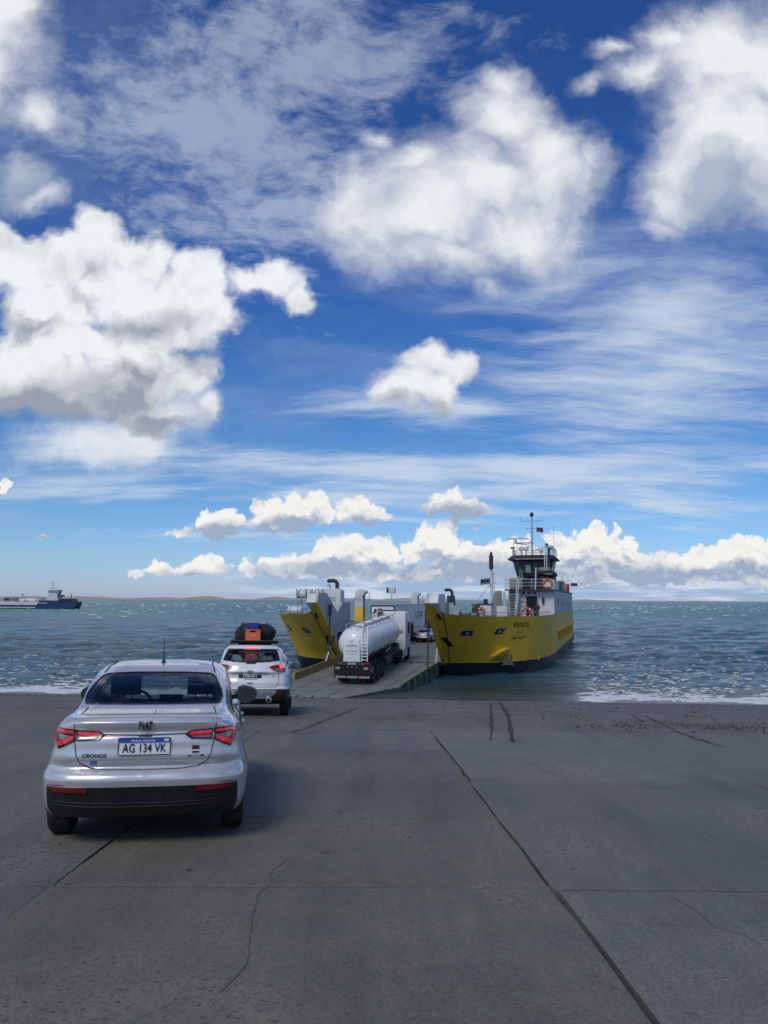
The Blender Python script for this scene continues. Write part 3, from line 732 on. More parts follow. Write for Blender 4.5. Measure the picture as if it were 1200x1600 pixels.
FIAT = [  # zR zS zF | r0 r1 r2 | x3 y3 | x4 y4 | x5 x6 x7 | x8 y8 y9 y10 (| y5 y6 y7 | x1 x2 x9)
 (.232,.22,.20, .34,.35,.40, .64,.52, .73,.68, .77,.78,.77, .64,4.02,4.14,4.18),
 (.268,.25,.22, .17,.18,.23, .735,.33, .81,.54, .82,.83,.82, .70,4.10,4.24,4.28),
 (.36,.34,.32, .06,.07,.12, .772,.24, .845,.49, .85,.85,.85, .74,4.12,4.30,4.34),
 (.46,.46,.45, .018,.027,.075, .787,.20, .855,.46, .865,.86,.865, .75,4.14,4.32,4.36),
 (.52,.54,.52, -.004,.006,.055, .788,.17, .857,.44, .868,.86,.868, .75,4.14,4.32,4.36),
 (.580,.60,.58, -.020,-.008,.042, .788,.16, .857,.44, .868,.855,.868, .75,4.13,4.31,4.35),
 (.605,.64,.62, -.010,.002,.052, .786,.17, .856,.44, .866,.852,.866, .75,4.12,4.30,4.34),
 (.645,.68,.66, .036,.046,.092, .778,.20, .851,.46, .861,.849,.861, .74,4.10,4.28,4.32),
 (.660,.70,.67, .056,.064,.104, .774,.205, .849,.46, .860,.848,.860, .74,4.10,4.28,4.32),
 (.735,.75,.71, .018,.026,.074, .772,.20, .847,.46, .858,.849,.856, .735,4.08,4.25,4.29),
 (.80,.80,.74, .022,.030,.078, .768,.205, .843,.46, .855,.850,.850, .73,4.05,4.22,4.26),
 (.90,.875,.78, .034,.042,.086, .755,.20, .835,.46, .850,.850,.840, .70,3.98,4.14,4.18),
 (.925,.895,.785, .054,.060,.094, .748,.20, .828,.46, .845,.847,.833, .69,3.95,4.11,4.15),
 (.985,.932,.805, .032,.040,.080, .720,.20, .806,.46, .828,.834,.812, .64,3.87,4.01,4.05),
 (1.012,.950,.82, .026,.032,.072, .690,.20, .785,.47, .812,.818,.795, .60,3.80,3.94,3.98),
 (1.034,.968,.832, .048,.055,.095, .665,.22, .765,.50, .792,.800,.765, .56,3.70,3.84,3.88),
 (1.066,1.00,.90, .26,.265,.30, .635,.40, .715,.66, .755,.765,.725, .58,3.40,3.50,3.52, .95,2.0,3.2),
 (1.108,1.02,.985, .46,.47,.50, .612,.57, .672,.84, .728,.738,.700, .60,3.15,3.28,3.34, 1.20,2.0,2.95, .33,.53,.38),
 (1.255,1.25,1.22, .76,.77,.79, .572,.84, .628,1.06, .668,.678,.630, .53,2.82,2.92,2.97, 1.34,2.0,2.65, .31,.49,.33),
 (1.382,1.405,1.40, 1.09,1.10,1.12, .520,1.17, .556,1.34, .582,.590,.545, .45,2.46,2.53,2.57, 1.55,2.0,2.35, .28,.44,.28),
 (1.434,1.452,1.445, 1.24,1.245,1.26, .455,1.31, .478,1.43, .497,.502,.455, .36,2.31,2.37,2.40, 1.62,2.0,2.22, .25,.39,.22),
 (1.476,1.482,1.478, 1.50,1.505,1.515, .280,1.54, .292,1.62, .300,.300,.285, .22,2.12,2.16,2.18, 1.74,1.92,2.05, .16,.25,.12),
 (1.488,1.489,1.489, 1.62,1.63,1.64, 0,1.66, 0,1.70, 0,0,0, 0,2.06,2.08,2.10, 1.78,1.92,2.02, 0,0,0)]
SUV = [
 (.30,.28,.28, .24,.25,.30, .70,.42, .80,.60, .84,.85,.84, .70,4.20,4.32,4.36),
 (.36,.34,.32, .08,.09,.15, .79,.26, .875,.50, .89,.89,.89, .76,4.26,4.40,4.44),
 (.48,.46,.44, .01,.02,.08, .815,.19, .905,.46, .91,.91,.91, .78,4.28,4.46,4.50),
 (.60,.60,.58, -.03,-.02,.05, .82,.16, .912,.44, .918,.915,.918, .79,4.29,4.48,4.52),
 (.645,.65,.62, -.02,-.01,.06, .82,.16, .912,.44, .918,.912,.918, .79,4.28,4.46,4.50),
 (.675,.68,.66, .03,.04,.10, .815,.19, .910,.45, .915,.908,.915, .79,4.28,4.44,4.48),
 (.77,.77,.74, .025,.035,.095, .812,.19, .906,.45, .912,.905,.910, .78,4.26,4.42,4.46),
 (.92,.92,.82, .07,.08,.125, .805,.21, .900,.46, .908,.905,.90, .76,4.20,4.36,4.40),
 (.995,1.0,.88, .055,.062,.115, .800,.21, .893,.46, .902,.902,.89, .72,4.10,4.26,4.30),
 (1.01,1.03,.90, .025,.035,.10, .795,.21, .888,.46, .898,.898,.885, .70,4.06,4.20,4.24),
 (1.10,1.06,.93, .060,.068,.13, .785,.22, .872,.47, .880,.885,.86, .66,3.94,4.08,4.12),
 (1.17,1.09,.95, .085,.095,.155, .765,.24, .848,.49, .860,.865,.84, .64,3.84,3.98,4.02),
 (1.225,1.11,1.0, .125,.135,.19, .735,.27, .815,.52, .838,.845,.815, .64,3.55,3.66,3.70, .95,2.0,3.2),
 (1.245,1.13,1.06, .145,.155,.21, .715,.29, .790,.55, .825,.83,.79, .66,3.34,3.48,3.54, 1.0,2.0,3.1, .36,.60,.42),
 (1.40,1.38,1.32, .31,.32,.36, .672,.43, .735,.72, .765,.775,.73, .60,2.94,3.06,3.11, 1.1,2.0,2.75, .34,.56,.38),
 (1.545,1.55,1.53, .47,.475,.50, .625,.55, .675,.85, .700,.705,.665, .52,2.55,2.66,2.70, 1.2,2.0,2.4, .32,.52,.33),
 (1.575,1.585,1.57, .40,.41,.44, .605,.52, .650,.86, .672,.678,.63, .49,2.46,2.57,2.61, 1.22,2.0,2.34, .31,.50,.31),
 (1.615,1.62,1.605, .44,.45,.48, .575,.57, .615,.88, .635,.64,.59, .44,2.38,2.48,2.52, 1.24,2.0,2.28, .29,.47,.28),
 (1.665,1.672,1.66, .85,.855,.87, .42,.92, .44,1.05, .45,.45,.42, .32,2.16,2.24,2.28, 1.3,1.9,2.1, .21,.34,.2),
 (1.685,1.69,1.685, 1.15,1.16,1.17, 0,1.2, 0,1.28, 0,0,0, 0,2.0,2.05,2.08, 1.4,1.8,1.95, 0,0,0)]
def car_cage(rows, ywr, ywf):
    out = []
    for r in rows:
        zR, zS, zF, r0, r1, r2, x3, y3, x4, y4, x5, x6, x7, x8, y8, y9, y10 = r[:17]
        y5, y6, y7 = r[17:20] if len(r) >= 20 else (ywr+.05, 2.0, ywf)
        x1, x2, x9 = r[20:23] if len(r) >= 23 else (.36*x3/.78, .60*x3/.78, .42*x8/.75)
        zm = zR*.55+zS*.45
        out.append([(0,r0,zR),(x1,r1,zR),(x2,r2,zR),(x3,y3,zR*.9+zS*.1),(x4,y4,zm),(x5,y5,zS),(x6,y6,zS),(x7,y7,(zS*.5+zF*.5) if len(r) >= 20 else zS),(x8,y8,zF),(x9,y9,zF),(0,y10,zF)])
    return np.array(out)
def inpoly(x, y, poly):
    r = np.zeros(np.shape(x), bool); n = len(poly)
    for i in range(n):
        (x0, y0), (x1, y1) = poly[i], poly[i-1]
        r ^= ((y0 > y) != (y1 > y)) & (x < (x1-x0)*(y-y0)/((y1-y0) if y1 != y0 else 1e-9) + x0)
    return r
def rounded(poly, r, n=5):
    out = []; m = len(poly)
    for i in range(m):
        p = Vector(poly[i]); a = Vector(poly[i-1])-p; b = Vector(poly[(i+1) % m])-p
        q = min(r, a.length*.45, b.length*.45); A = p+a.normalized()*q; B = p+b.normalized()*q
        for k in range(n+1):
            t = k/n; out.append(tuple(A*(1-t)**2 + p*2*t*(1-t) + B*t*t))
    return out
def car_shell(rows, sc, vc, ywr, ywf, rw, zw, classify):
    cage = car_cage(rows, ywr, ywf)
    G = catmull(catmull(cage, sc, 1), vc, 0); nv, ns = G.shape[:2]
    full = np.concatenate([G[:, ::-1][:, :-1]*[-1,1,1], G], 1); ns2 = full.shape[1]
    V = full.reshape(-1, 3); idx = np.arange(nv*ns2).reshape(nv, ns2)
    F = np.stack([idx[:-1,:-1], idx[:-1,1:], idx[1:,1:], idx[1:,:-1]], -1).reshape(-1, 4)
    c = V[F].mean(1); nrm = np.cross(V[F[:,2]]-V[F[:,0]], V[F[:,3]]-V[F[:,1]]); nrm /= np.linalg.norm(nrm, axis=1, keepdims=True)+1e-9
    arch = np.zeros(len(F), bool)
    for yw in (ywr, ywf): arch |= (np.abs(c[:,0]) > .5) & (np.hypot(c[:,1]-yw, c[:,2]-zw) < rw) & (c[:,2] < zw+rw)
    return V, F, c, nrm, classify(c, nrm), arch
def arch_housing(mb, x, y, z, r, s_, w_=.26):
    a = np.linspace(-.05, math.pi+.05, 17); n0 = len(a); xs = (x, x-s_*w_)
    mb.add([(q_, y+r*math.cos(t), z+r*math.sin(t)) for q_ in xs for t in a], [(i, i+1, n0+i+1, n0+i) for i in range(n0-1)]+[tuple(range(n0, 2*n0))])
def bvh_of(V, F): return BVHTree.FromPolygons([tuple(v) for v in V], [tuple(f) for f in F])
def submesh(name, V, F, m_, parent, push=0., nrm=None):
    u, inv = np.unique(F, return_inverse=True); me = fast_mesh(name, V[u], inv.reshape(F.shape)); me_s = me
    return link_mesh(name, me, m_, parent)
def wheel(parent, x, y, r, wd, side, detail=True, zo=0.):
    b = MB(); h = wd/2
    b.lathe([(r*.62,-h*.8),(r*.80,-h),(r*.93,-h*.96),(r,-h*.72),(r,-h*.3),(r*.985,-h*.27),(r,-h*.24),(r,h*.24),(r*.985,h*.27),(r,h*.3),(r,h*.72),(r*.93,h*.96),(r*.80,h),(r*.62,h*.8)], 36, 'x')
    w_ = b.build('wheel', rubber, parent, smooth=50); w_.location = (x, y, r+zo)
    d = MB(); d.lathe([(r*.64,-h*.7),(r*.64,h*.72*side if side > 0 else h*.7),(r*.6,h*.6)], 28, 'x') if False else None
    rim = MB(); o = side*h*.62
    rim.lathe([(r*.66, -h*.7), (r*.66, h*.7)], 28, 'x')
    rim.lathe([(r*.16, o+side*.0), (r*.13, o+side*.02), (0.0001, o+side*.02)], 16, 'x')
    if detail:
        for k in range(5):
            a = 2*math.pi*k/5; ca, sa = math.cos(a), math.sin(a); p = [(o, r*.1*ca-r*.09*sa, r*.1*sa+r*.09*ca), (o, r*.64*ca-r*.06*sa, r*.64*sa+r*.06*ca), (o, r*.64*ca+r*.06*sa, r*.64*sa-r*.06*ca), (o, r*.1*ca+r*.09*sa, r*.1*sa-r*.09*ca)]
            rim.prism(p, (-side*.035, 0, 0))
    rim.lathe([(r*.62, -o*.2), (.0001, -o*.2)], 20, 'x')
    rm = rim.build('rim', alloy, w_, smooth=40); return w_
def seats(parent, pts, m_, zc=.30):
    for x, y in pts:
        b = MB()
        b.hexa([(x-.25,y-.05,zc),(x+.25,y-.05,zc),(x+.25,y+.5,zc),(x-.25,y+.5,zc),(x-.25,y,zc+.22),(x+.25,y,zc+.22),(x+.25,y+.5,zc+.26),(x-.25,y+.5,zc+.26)])
        b.hexa([(x-.25,y-.12,zc+.2),(x+.25,y-.12,zc+.2),(x+.23,y+.06,zc+.2),(x-.23,y+.06,zc+.2),(x-.19,y-.30,zc+.80),(x+.19,y-.30,zc+.80),(x+.17,y-.18,zc+.80),(x-.17,y-.18,zc+.80)])
        s_ = b.build('seat', m_, parent, smooth=50, bevel=.05)
        h = MB(); h.box(x-.14, x+.14, y-.36, y-.25, zc+.84, zc+1.03); h.tube([(x-.06,y-.28,zc+.76),(x-.06,y-.30,zc+.88)], .008); h.tube([(x+.06,y-.28,zc+.76),(x+.06,y-.30,zc+.88)], .008)
        h.build('headrest', m_, s_, smooth=50, bevel=.04)
def mirror(parent, side, x, y, z, shell, arm=.12):
    b = MB(); prof = [(0,0),(.16,.0),(.20,.05),(.19,.12),(.10,.155),(.0,.15)]
    n = []
    sx = side
    back = [(x+sx*px_, y, z+pz-.06) for px_, pz in prof]
    bm = bmesh.new(); r0 = [bm.verts.new(p) for p in back]; cx_ = x+sx*.10
    r1 = [bm.verts.new((cx_+(p[0]-cx_)*.9, y+.09, z+(p[2]-z)*.85)) for p in back]; r2 = [bm.verts.new((cx_+(p[0]-cx_)*.4, y+.14, z+(p[2]-z)*.4)) for p in back]
    for a, c_ in ((r0, r1), (r1, r2)):
        for i in range(len(a)): bm.faces.new((a[i], a[(i+1) % len(a)], c_[(i+1) % len(a)], c_[i]))
    bm.faces.new(r2); bm.faces.new(r0[::-1]); bmesh.ops.recalc_face_normals(bm, faces=bm.faces)
    bmesh.ops.subdivide_edges(bm, edges=bm.edges[:], cuts=1, smooth=.6, use_grid_fill=True)
    me = bpy.data.meshes.new('wing_mirror'); bm.to_mesh(me); bm.free(); smooth_by_angle(me, 60)
    m_ = link_mesh('wing_mirror', me, shell, parent)
    a = MB(); a.hexa([(x-sx*arm,y-.01,z-.05),(x+sx*.04,y+.01,z-.045),(x+sx*.04,y+.10,z-.045),(x-sx*arm,y+.12,z-.05),(x-sx*arm,y-.01,z-.01),(x+sx*.04,y+.01,z+.01),(x+sx*.04,y+.10,z+.01),(x-sx*arm,y+.12,z-.01)])
    a.build('mirror_arm', blackp, m_, smooth=40)
    g_ = MB(); g_.prism([(cx_+(p[0]-cx_)*.84, y-.012, z+.01+(p[2]-z-.01)*.82) for p in back], (0,.006,0)); g_.build('mirror_glass', mat('mirror_dark', (.12,.125,.135), .12, metal=1.), m_)

def place_car(name, pos, yaw, pitch=None, **k):
    """an empty on the ground under the rear bumper; local +y is forwards"""
    x, y = pos[:2]; th = R(yaw); fw = Vector((-math.sin(th), math.cos(th), 0)); rt = Vector((math.cos(th), math.sin(th), 0))
    if len(pos) == 3: z = pos[2]; gs = pitch or 0.; fw.z = gs; fw.normalize(); up = rt.cross(fw).normalized()
    else:
        z = float(gz_at(x, y)); q = 2.6
        fw.z = (float(gz_at(x+fw.x*q, y+fw.y*q))-z)/q; rt.z = (float(gz_at(x+rt.x*.8, y+rt.y*.8))-z)/.8
        fw.normalize(); up = rt.cross(fw).normalized(); rt = fw.cross(up)
    M = Matrix((rt, fw, up)).transposed().to_4x4(); M.translation = (x, y, z)
    return empty(name, mat=M, **k)

# ---- the silver saloon in front
FW_PIX = [(-.575,1.126),(-.20,1.122),(.20,1.122),(.575,1.126),(.592,1.18),(.575,1.235),(.512,1.345),(.46,1.368),(.20,1.378),(-.20,1.378),(-.46,1.368),(-.512,1.345),(-.575,1.235),(-.592,1.18)]
def fiat_class(c, n):
    t = np.zeros(len(c), int); x, y, z = c.T; ax = np.abs(x)
    rear = (n[:,1] < -.15) & (y < 1.6)
    win = rear & inpoly(x, z, rounded(FW_PIX, .05)) & (z > 1.09)
    t[win] = 3
    inner = [(-.535,1.15),(-.2,1.135),(.2,1.135),(.535,1.15),(.548,1.18),(.525,1.24),(.468,1.325),(.43,1.34),(.18,1.35),(-.18,1.35),(-.43,1.34),(-.468,1.325),(-.525,1.24),(-.548,1.18)]
    t[win & inpoly(x, z, rounded(inner, .05))] = 2
    side = (ax > .5) & (np.abs(n[:,0]) > .5)
    for poly in ([(1.28,1.055),(1.42,1.30),(1.62,1.375),(1.98,1.385),(1.98,1.05)], [(2.05,1.05),(2.05,1.385),(2.32,1.37),(2.62,1.24),(2.93,1.05)]):
        t[side & inpoly(y, z, rounded(poly, .05))] = 5
    t[(t == 0) & side & inpoly(y, z, [(1.05,1.015),(1.36,1.335),(1.60,1.405),(2.34,1.40),(2.68,1.25),(3.05,1.02)])] = 3
    t[(n[:,1] > .2) & (y > 2.45) & (z > 1.0) & (z < 1.40) & (ax < .62-.35*(z-1.0))] = 4
    blk = (n[:,1] < -.1) & (z < .522) & (y < .62) & (ax < .772 - .35*np.clip(.36-z, 0, 1))
    t[blk | (z < .27)] = 1
    t[(n[:,1] > .3) & (y > 3.9) & (z < .56)] = 1
    return t
fp = Vector((-1.9084, 6.2804)); 
fiat = place_car('saloon_car', fp, 11.0, label='silver four-door saloon seen from behind, nearest car in the queue', cat='car', group='cars waiting to board')
fiat.matrix_world = fiat.matrix_world @ Matrix.Translation((0,0,-.035))
V, F, c_, n_, t_, ar = car_shell(FIAT, [28,22,22,14,16,22,18,14,8,6], [4,6,8,8,8,5,6,3,8,7,9,4,7,5,4,8,10,30,28,8,6,4], .80, 3.42, .345, .30, fiat_class)
for_w = np.abs(V[:,0]); V[:,0] = np.where(for_w > .6, np.sign(V[:,0])*(.6+(for_w-.6)*.86*(1-.22*np.clip((V[:,2]-.58)/.25, 0, 1))), V[:,0])
body_b = bvh_of(V, F)
keep = ~ar
submesh('body', V, F[keep & (t_ == 0)], silver, fiat); submesh('lower_bumper', V, F[keep & (t_ == 1)], blackp, fiat)
submesh('rear_window', V, F[t_ == 2], glass, fiat); submesh('window_border', V, F[t_ == 3], gloss_black, fiat)
submesh('windscreen', V, F[t_ == 4], glass, fiat)
sw = F[t_ == 5]; cc = V[sw].mean(1)
for s_ in (-1, 1):
    for lo, hi in ((0, 2.0), (2.0, 4)):
        sel = (np.sign(cc[:,0]) == s_) & (cc[:,1] > lo) & (cc[:,1] < hi); submesh('side_window', V, sw[sel], glass_d, fiat)
hb = MB()
for s_ in (-1, 1):
    for yw in (.80, 3.42):
        arch_housing(hb, s_*.80, yw, .30, .345, s_)
hb.box(-.66, .66, .62, 3.9, .22, .28); hb.build('underbody', blackp, fiat)
for s_ in (-1, 1):
    wheel(fiat, s_*.715, .80, .305, .19, s_, True, .035); wheel(fiat, s_*.715, 3.42, .305, .19, s_, True, .035)
# tail lights: outer triangle on the wing, inner wedge on the lid
for s_ in (-1, 1):
    q = lambda pl: [(s_*a, b) for a, b in pl]
    la = patch('tail_light', q([(.540,.958),(.722,.972),(.733,.945),(.718,.885),(.680,.806),(.655,.818),(.540,.872)]), body_b, gloss_black, fiat, .003, .010)
    patch('light_bar', q([(.556,.950),(.714,.963),(.722,.945),(.708,.888),(.688,.822),(.660,.830),(.556,.882),(.556,.912),(.664,.868),(.682,.868),(.700,.932),(.690,.936),(.556,.930)]), body_b, redbar, la, .013, .004)
    patch('reflector', q([(.572,.905),(.660,.876),(.676,.880),(.688,.922),(.680,.926)]), body_b, clearlens, la, .013, .002)
    lb = patch('tail_light', q([(.306,.918),(.355,.943),(.530,.957),(.530,.872),(.362,.880)]), body_b, gloss_black, fiat, .003, .010)
    patch('light_bar', q([(.326,.918),(.368,.938),(.520,.948),(.520,.882),(.372,.888)]), body_b, redlens, lb, .013, .003)
    patch('light_strip', q([(.346,.921),(.372,.934),(.520,.944),(.520,.922),(.372,.912)]), body_b, redbar, lb, .0165, .002)
    patch('reflector', q([(.385,.900),(.512,.904),(.512,.889),(.39,.893)]), body_b, clearlens, lb, .0165, .001)
    patch('bumper_reflector', q([(.415,.512),(.705,.524),(.728,.512),(.690,.488),(.425,.478)]), body_b, redlens, fiat, .004, .010)
seam('window_seal', rounded(FW_PIX, .05)+rounded(FW_PIX, .05)[:1], body_b, .008, gloss_black, fiat, step=.02)
# lid shut line, roof seams, deck lines, bumper joins
lid = [(-.525,1.105),(-.556,1.03),(-.552,.96),(-.540,.86),(-.522,.76),(-.490,.700),(-.42,.662),(-.30,.648),(0,.643),(.30,.648),(.42,.662),(.490,.700),(.522,.76),(.540,.86),(.552,.96),(.556,1.03),(.525,1.105)]
seam('shut_line', lid, body_b, .0042, seamm, fiat)
seam('shut_line', [(-.31,.918),(0,.908),(.31,.918)], body_b, .0060, seamm, fiat)
seam('number_plate_lamp', [(-.05,.906),(.05,.906)], body_b, .012, blackp, fiat)
for s_ in (-1, 1):
    pts = [(s_*.505, 1.13), (s_*.470, 1.45), (s_*.48, 2.3)]
    o_ = []
    for a, b in zip(pts, pts[1:]):
        for i in range(14):
            x, y = a[0]+(b[0]-a[0])*i/14, a[1]+(b[1]-a[1])*i/14; h = body_b.ray_cast(Vector((x, y, 3)), Vector((0,0,-1)))
            if h[0]: o_.append(h[0])
    MB().tube(o_, .007, 6).build('roof_seam', seamm, fiat, smooth=60)
    seam('shut_line', [(s_*.742,.53),(s_*.70,.535),(s_*.60,.534)], body_b, .003, seamm, fiat)
    for poly in ([(1.12,.40),(1.10,.70),(1.22,.98),(1.30,1.03)], [(2.02,.28),(2.02,1.03)], [(3.05,.34),(3.0,.96)]):
        seam('shut_line', poly, body_b, .004, seamm, fiat, d=Vector((-s_,0,0)), axis='x', start=-3.)
    for yh in (1.42, 2.30): MB().tube([(s_*.78, yh, .885), (s_*.80, yh+.03, .888), (s_*.80, yh+.15, .888), (s_*.78, yh+.18, .885)], .014, 8).build('door_handle', silver, fiat, smooth=60)
    mirror(fiat, s_, s_*.755, 2.55, 1.085, gloss_black if s_ > 0 else blackp)
    patch('headlight', [(s_*a, b) for a, b in [(.42,.68),(.70,.74),(.72,.80),(.45,.74)]], body_b, clearlens, fiat, .004, .004, d=Vector((0,-1,0)))
patch('grille', [(-.40,.60),(.40,.60),(.42,.72),(-.42,.72)], body_b, blackp, fiat, .004, .004, d=Vector((0,-1,0)))
seam('washer_line', [(.045,1.045),(.045,1.085)], body_b, .0018, seamm, fiat)
dl = MB()
for z_ in (.40, .372): seam('', [(-.70,z_+.012),(-.45,z_-.006),(-.2,z_-.012),(.2,z_-.012),(.45,z_-.006),(.70,z_+.012)], body_b, .0045, None, None, mbs=dl)
dl.build('bumper_crease', blackp, fiat, smooth=60)
for x_ in (-.42, -.16, .16, .42): MB().lathe([(.011,0),(.011,.006),(.0001,.007)], 12, 'y', (x_, .006, .455)).build('parking_sensor', gloss_black, fiat)
# badges and plate
def on_body(name, txt, size, x, z, m_, par, bv, off, **k):
    me = text_mesh(txt, size, **k)
    for v in me.vertices: v.co = Vector((v.co.x+x, 0, v.co.y+z))
    project_mesh(me, bv, off); return link_mesh(name, me, m_, par)
def solidify(o, t):
    md = o.modifiers.new('thickness', 'SOLIDIFY'); md.thickness = t; md.offset = 0
pl_ = patch('number_plate', rounded([(-.200,.763),(.200,.763),(.200,.893),(-.200,.893)], .012), body_b, platew, fiat, .006, .006, .2)
def flat_y(me, M): me.transform(M)
pf = bvh_of(np.array([v.co for v in pl_.data.vertices]), np.zeros((0,4), int)) if False else None
py_ = min(v.co.y for v in pl_.data.vertices) - .0015
for v in pl_.data.vertices: v.co.y = py_+.0015 if v.co.y < py_+.006 else v.co.y
rim_ = MB()
for a, b in (((-.2,.763),(.2,.763)), ((.2,.763),(.2,.893)), ((.2,.893),(-.2,.893)), ((-.2,.893),(-.2,.763))):
    rim_.tube([(a[0], py_, a[1]), (b[0], py_, b[1])], .0035, 6)
rim_.build('plate_frame', ink, pl_)
MB().box(-.196, .196, py_-.0008, py_+.001, .862, .890).build('plate_band', plateb, pl_)
FR = lambda x, z, dy=.0: frame((x, py_-.0015-dy, z), (1,0,0), (0,0,1))
flat_text('plate_lettering', 'AG 134 VK', .096, FR(0, .811), ink, pl_, sx=.70, bold=.0012, space=1.06)
flat_text('band_lettering', 'REPUBLICA ARGENTINA', .017, FR(-.01, .872), whiteprint, pl_, bold=.0004)
MB().box(.152, .188, py_-.0018, py_+.001, .868, .885).build('flag_mark', whiteprint, pl_)
for k_, ch in enumerate('FIAT'):
    o_ = flat_text('maker_badge', ch, .088, frame(((-.042, -.016, .010, .040)[k_], .012, .984), (1,0,0), (0,-.15,1)), ink, fiat, sx=.52, bold=.0030); solidify(o_, .008)
o_ = on_body('model_badge', 'CRONOS', .036, -.385, .758, blackp, fiat, body_b, .004, sx=1.22, bold=.0008, shear=.22, space=1.05); solidify(o_, .005)
stick = mat('blue_sticker', (.02, .16, .62), .4)
on_body('blue_sticker', '100', .047, -.388, .700, stick, fiat, body_b, .003, bold=.0022, space=.86)
bd = patch('square_badge', [(.372,.768),(.428,.768),(.428,.826),(.372,.826)], body_b, mat('dark_red_badge', (.05,.008,.014), .35), fiat, .003, .003, .1)
patch('badge_stripe', [(.372,.783),(.428,.783),(.428,.793),(.372,.793)], body_b, whiteprint, bd, .0065, .0006, .1)
on_body('small_lettering', 'PRECISION', .014, .40, .748, steel, fiat, body_b, .003)
for a, b in ((.345, .362), (.438, .466)): patch('small_badge', [(a,.742),(b,.742),(b,.754),(a,.754)], body_b, navy, fiat, .003, .001, .1)
# aerial
MB().lathe([(.034,0),(.024,.012),(.014,.035),(.007,.06)], 14, 'z', (0,1.40,1.452)).tube([(0,1.40,1.50),(0,1.365,1.70)], [.0055,.003], 8).build('roof_aerial', blackp, fiat, smooth=50)
# cabin
ib = MB(); ib.box(-.70,.70,.5,3.0,.24,.30); ib.hexa([(-.60,.52,1.02),(.60,.52,1.02),(.64,1.02,1.02),(-.64,1.02,1.02),(-.58,.52,1.06),(.58,.52,1.06),(.62,1.02,1.045),(-.62,1.02,1.045)])
ib.hexa([(-.66,2.72,.6),(.66,2.72,.6),(.62,3.15,.6),(-.62,3.15,.6),(-.66,2.72,.98),(.66,2.72,.98),(.60,3.15,.98),(-.60,3.15,.98)])
ib.box(-.13,.13,2.66,2.74,.92,1.08); ib.build('dashboard', interior, fiat)
rb = MB(); rb.hexa([(-.62,1.16,.5),(.62,1.16,.5),(.62,1.30,.5),(-.62,1.30,.5),(-.58,.98,1.08),(.58,.98,1.08),(.58,1.10,1.08),(-.58,1.10,1.08)])
rb.build('rear_seat', interior, fiat, bevel=.04)
for x_ in (-.36, .36): MB().box(x_-.12, x_+.12, .99, 1.08, 1.06, 1.15).build('headrest', interior, fiat, bevel=.035)
seats(fiat, [(-.37, 1.95), (.37, 1.95)], interior, .30)
sw_ = MB(); ring = [(-.37+.185*math.cos(a), 2.50+.06*math.sin(a), .96+.175*math.sin(a)) for a in np.linspace(0, 2*math.pi, 28, endpoint=False)]
sw_.tube(ring, .015, 8, closed=True); sw_.tube([(-.55,2.50,.96),(-.19,2.50,.96)], .016, 6); sw_.tube([(-.37,2.5,.96),(-.37,2.70,.86)], .03, 8); sw_.build('steering_wheel', interior, fiat, smooth=60)
MB().box(-.11,.11,2.36,2.40,1.325,1.385).tube([(0,2.42,1.38),(0,2.38,1.36)], .01).build('inner_mirror', interior, fiat)

# ---- the white off-roader further on
K_WIN = [(-.662,1.30),(-.40,1.262),(0,1.250),(.40,1.262),(.662,1.30),(.645,1.36),(.588,1.535),(-.588,1.535),(-.645,1.36)]
def suv_class(c, n):
    t = np.zeros(len(c), int); x, y, z = c.T; ax = np.abs(x)
    rear = (n[:,1] < -.05) & (y < 1.0)
    win = rear & inpoly(x, z, rounded(K_WIN, .05)) & (z > 1.2); t[win] = 3
    t[win & inpoly(x, z, rounded([(-.60,1.325),(-.38,1.285),(.38,1.285),(.60,1.325),(.585,1.37),(.54,1.515),(-.54,1.515),(-.585,1.37)], .05))] = 2
    side = (ax > .55) & (np.abs(n[:,0]) > .5)
    for poly in ([(.62,1.22),(.82,1.48),(1.0,1.53),(1.20,1.53),(1.05,1.20)], [(1.15,1.20),(1.27,1.53),(1.98,1.53),(1.98,1.17)], [(2.05,1.17),(2.05,1.53),(2.40,1.50),(2.75,1.32),(3.05,1.15)]):
        t[side & inpoly(y, z, rounded(poly, .05))] = 5
    t[(n[:,1] > .2) & (y > 2.5) & (z > 1.07) & (z < 1.545) & (ax < .66-.30*(z-1.06))] = 4
    t[((z < .635) & (y < .62) & (n[:,1] < .3)) | (z < .37)] = 1
    t[(n[:,1] > .3) & (y > 4.1) & (z < .62)] = 1
    return t
Pk = pix_dir(389.4, 1057.5); Pk = Pk*(18.28/Pk.y)
kuga = place_car('offroad_car', (Pk.x, Pk.y), 5.5, label='white compact off-roader with luggage on its roof, second car in the queue', cat='car', group='cars waiting to board')
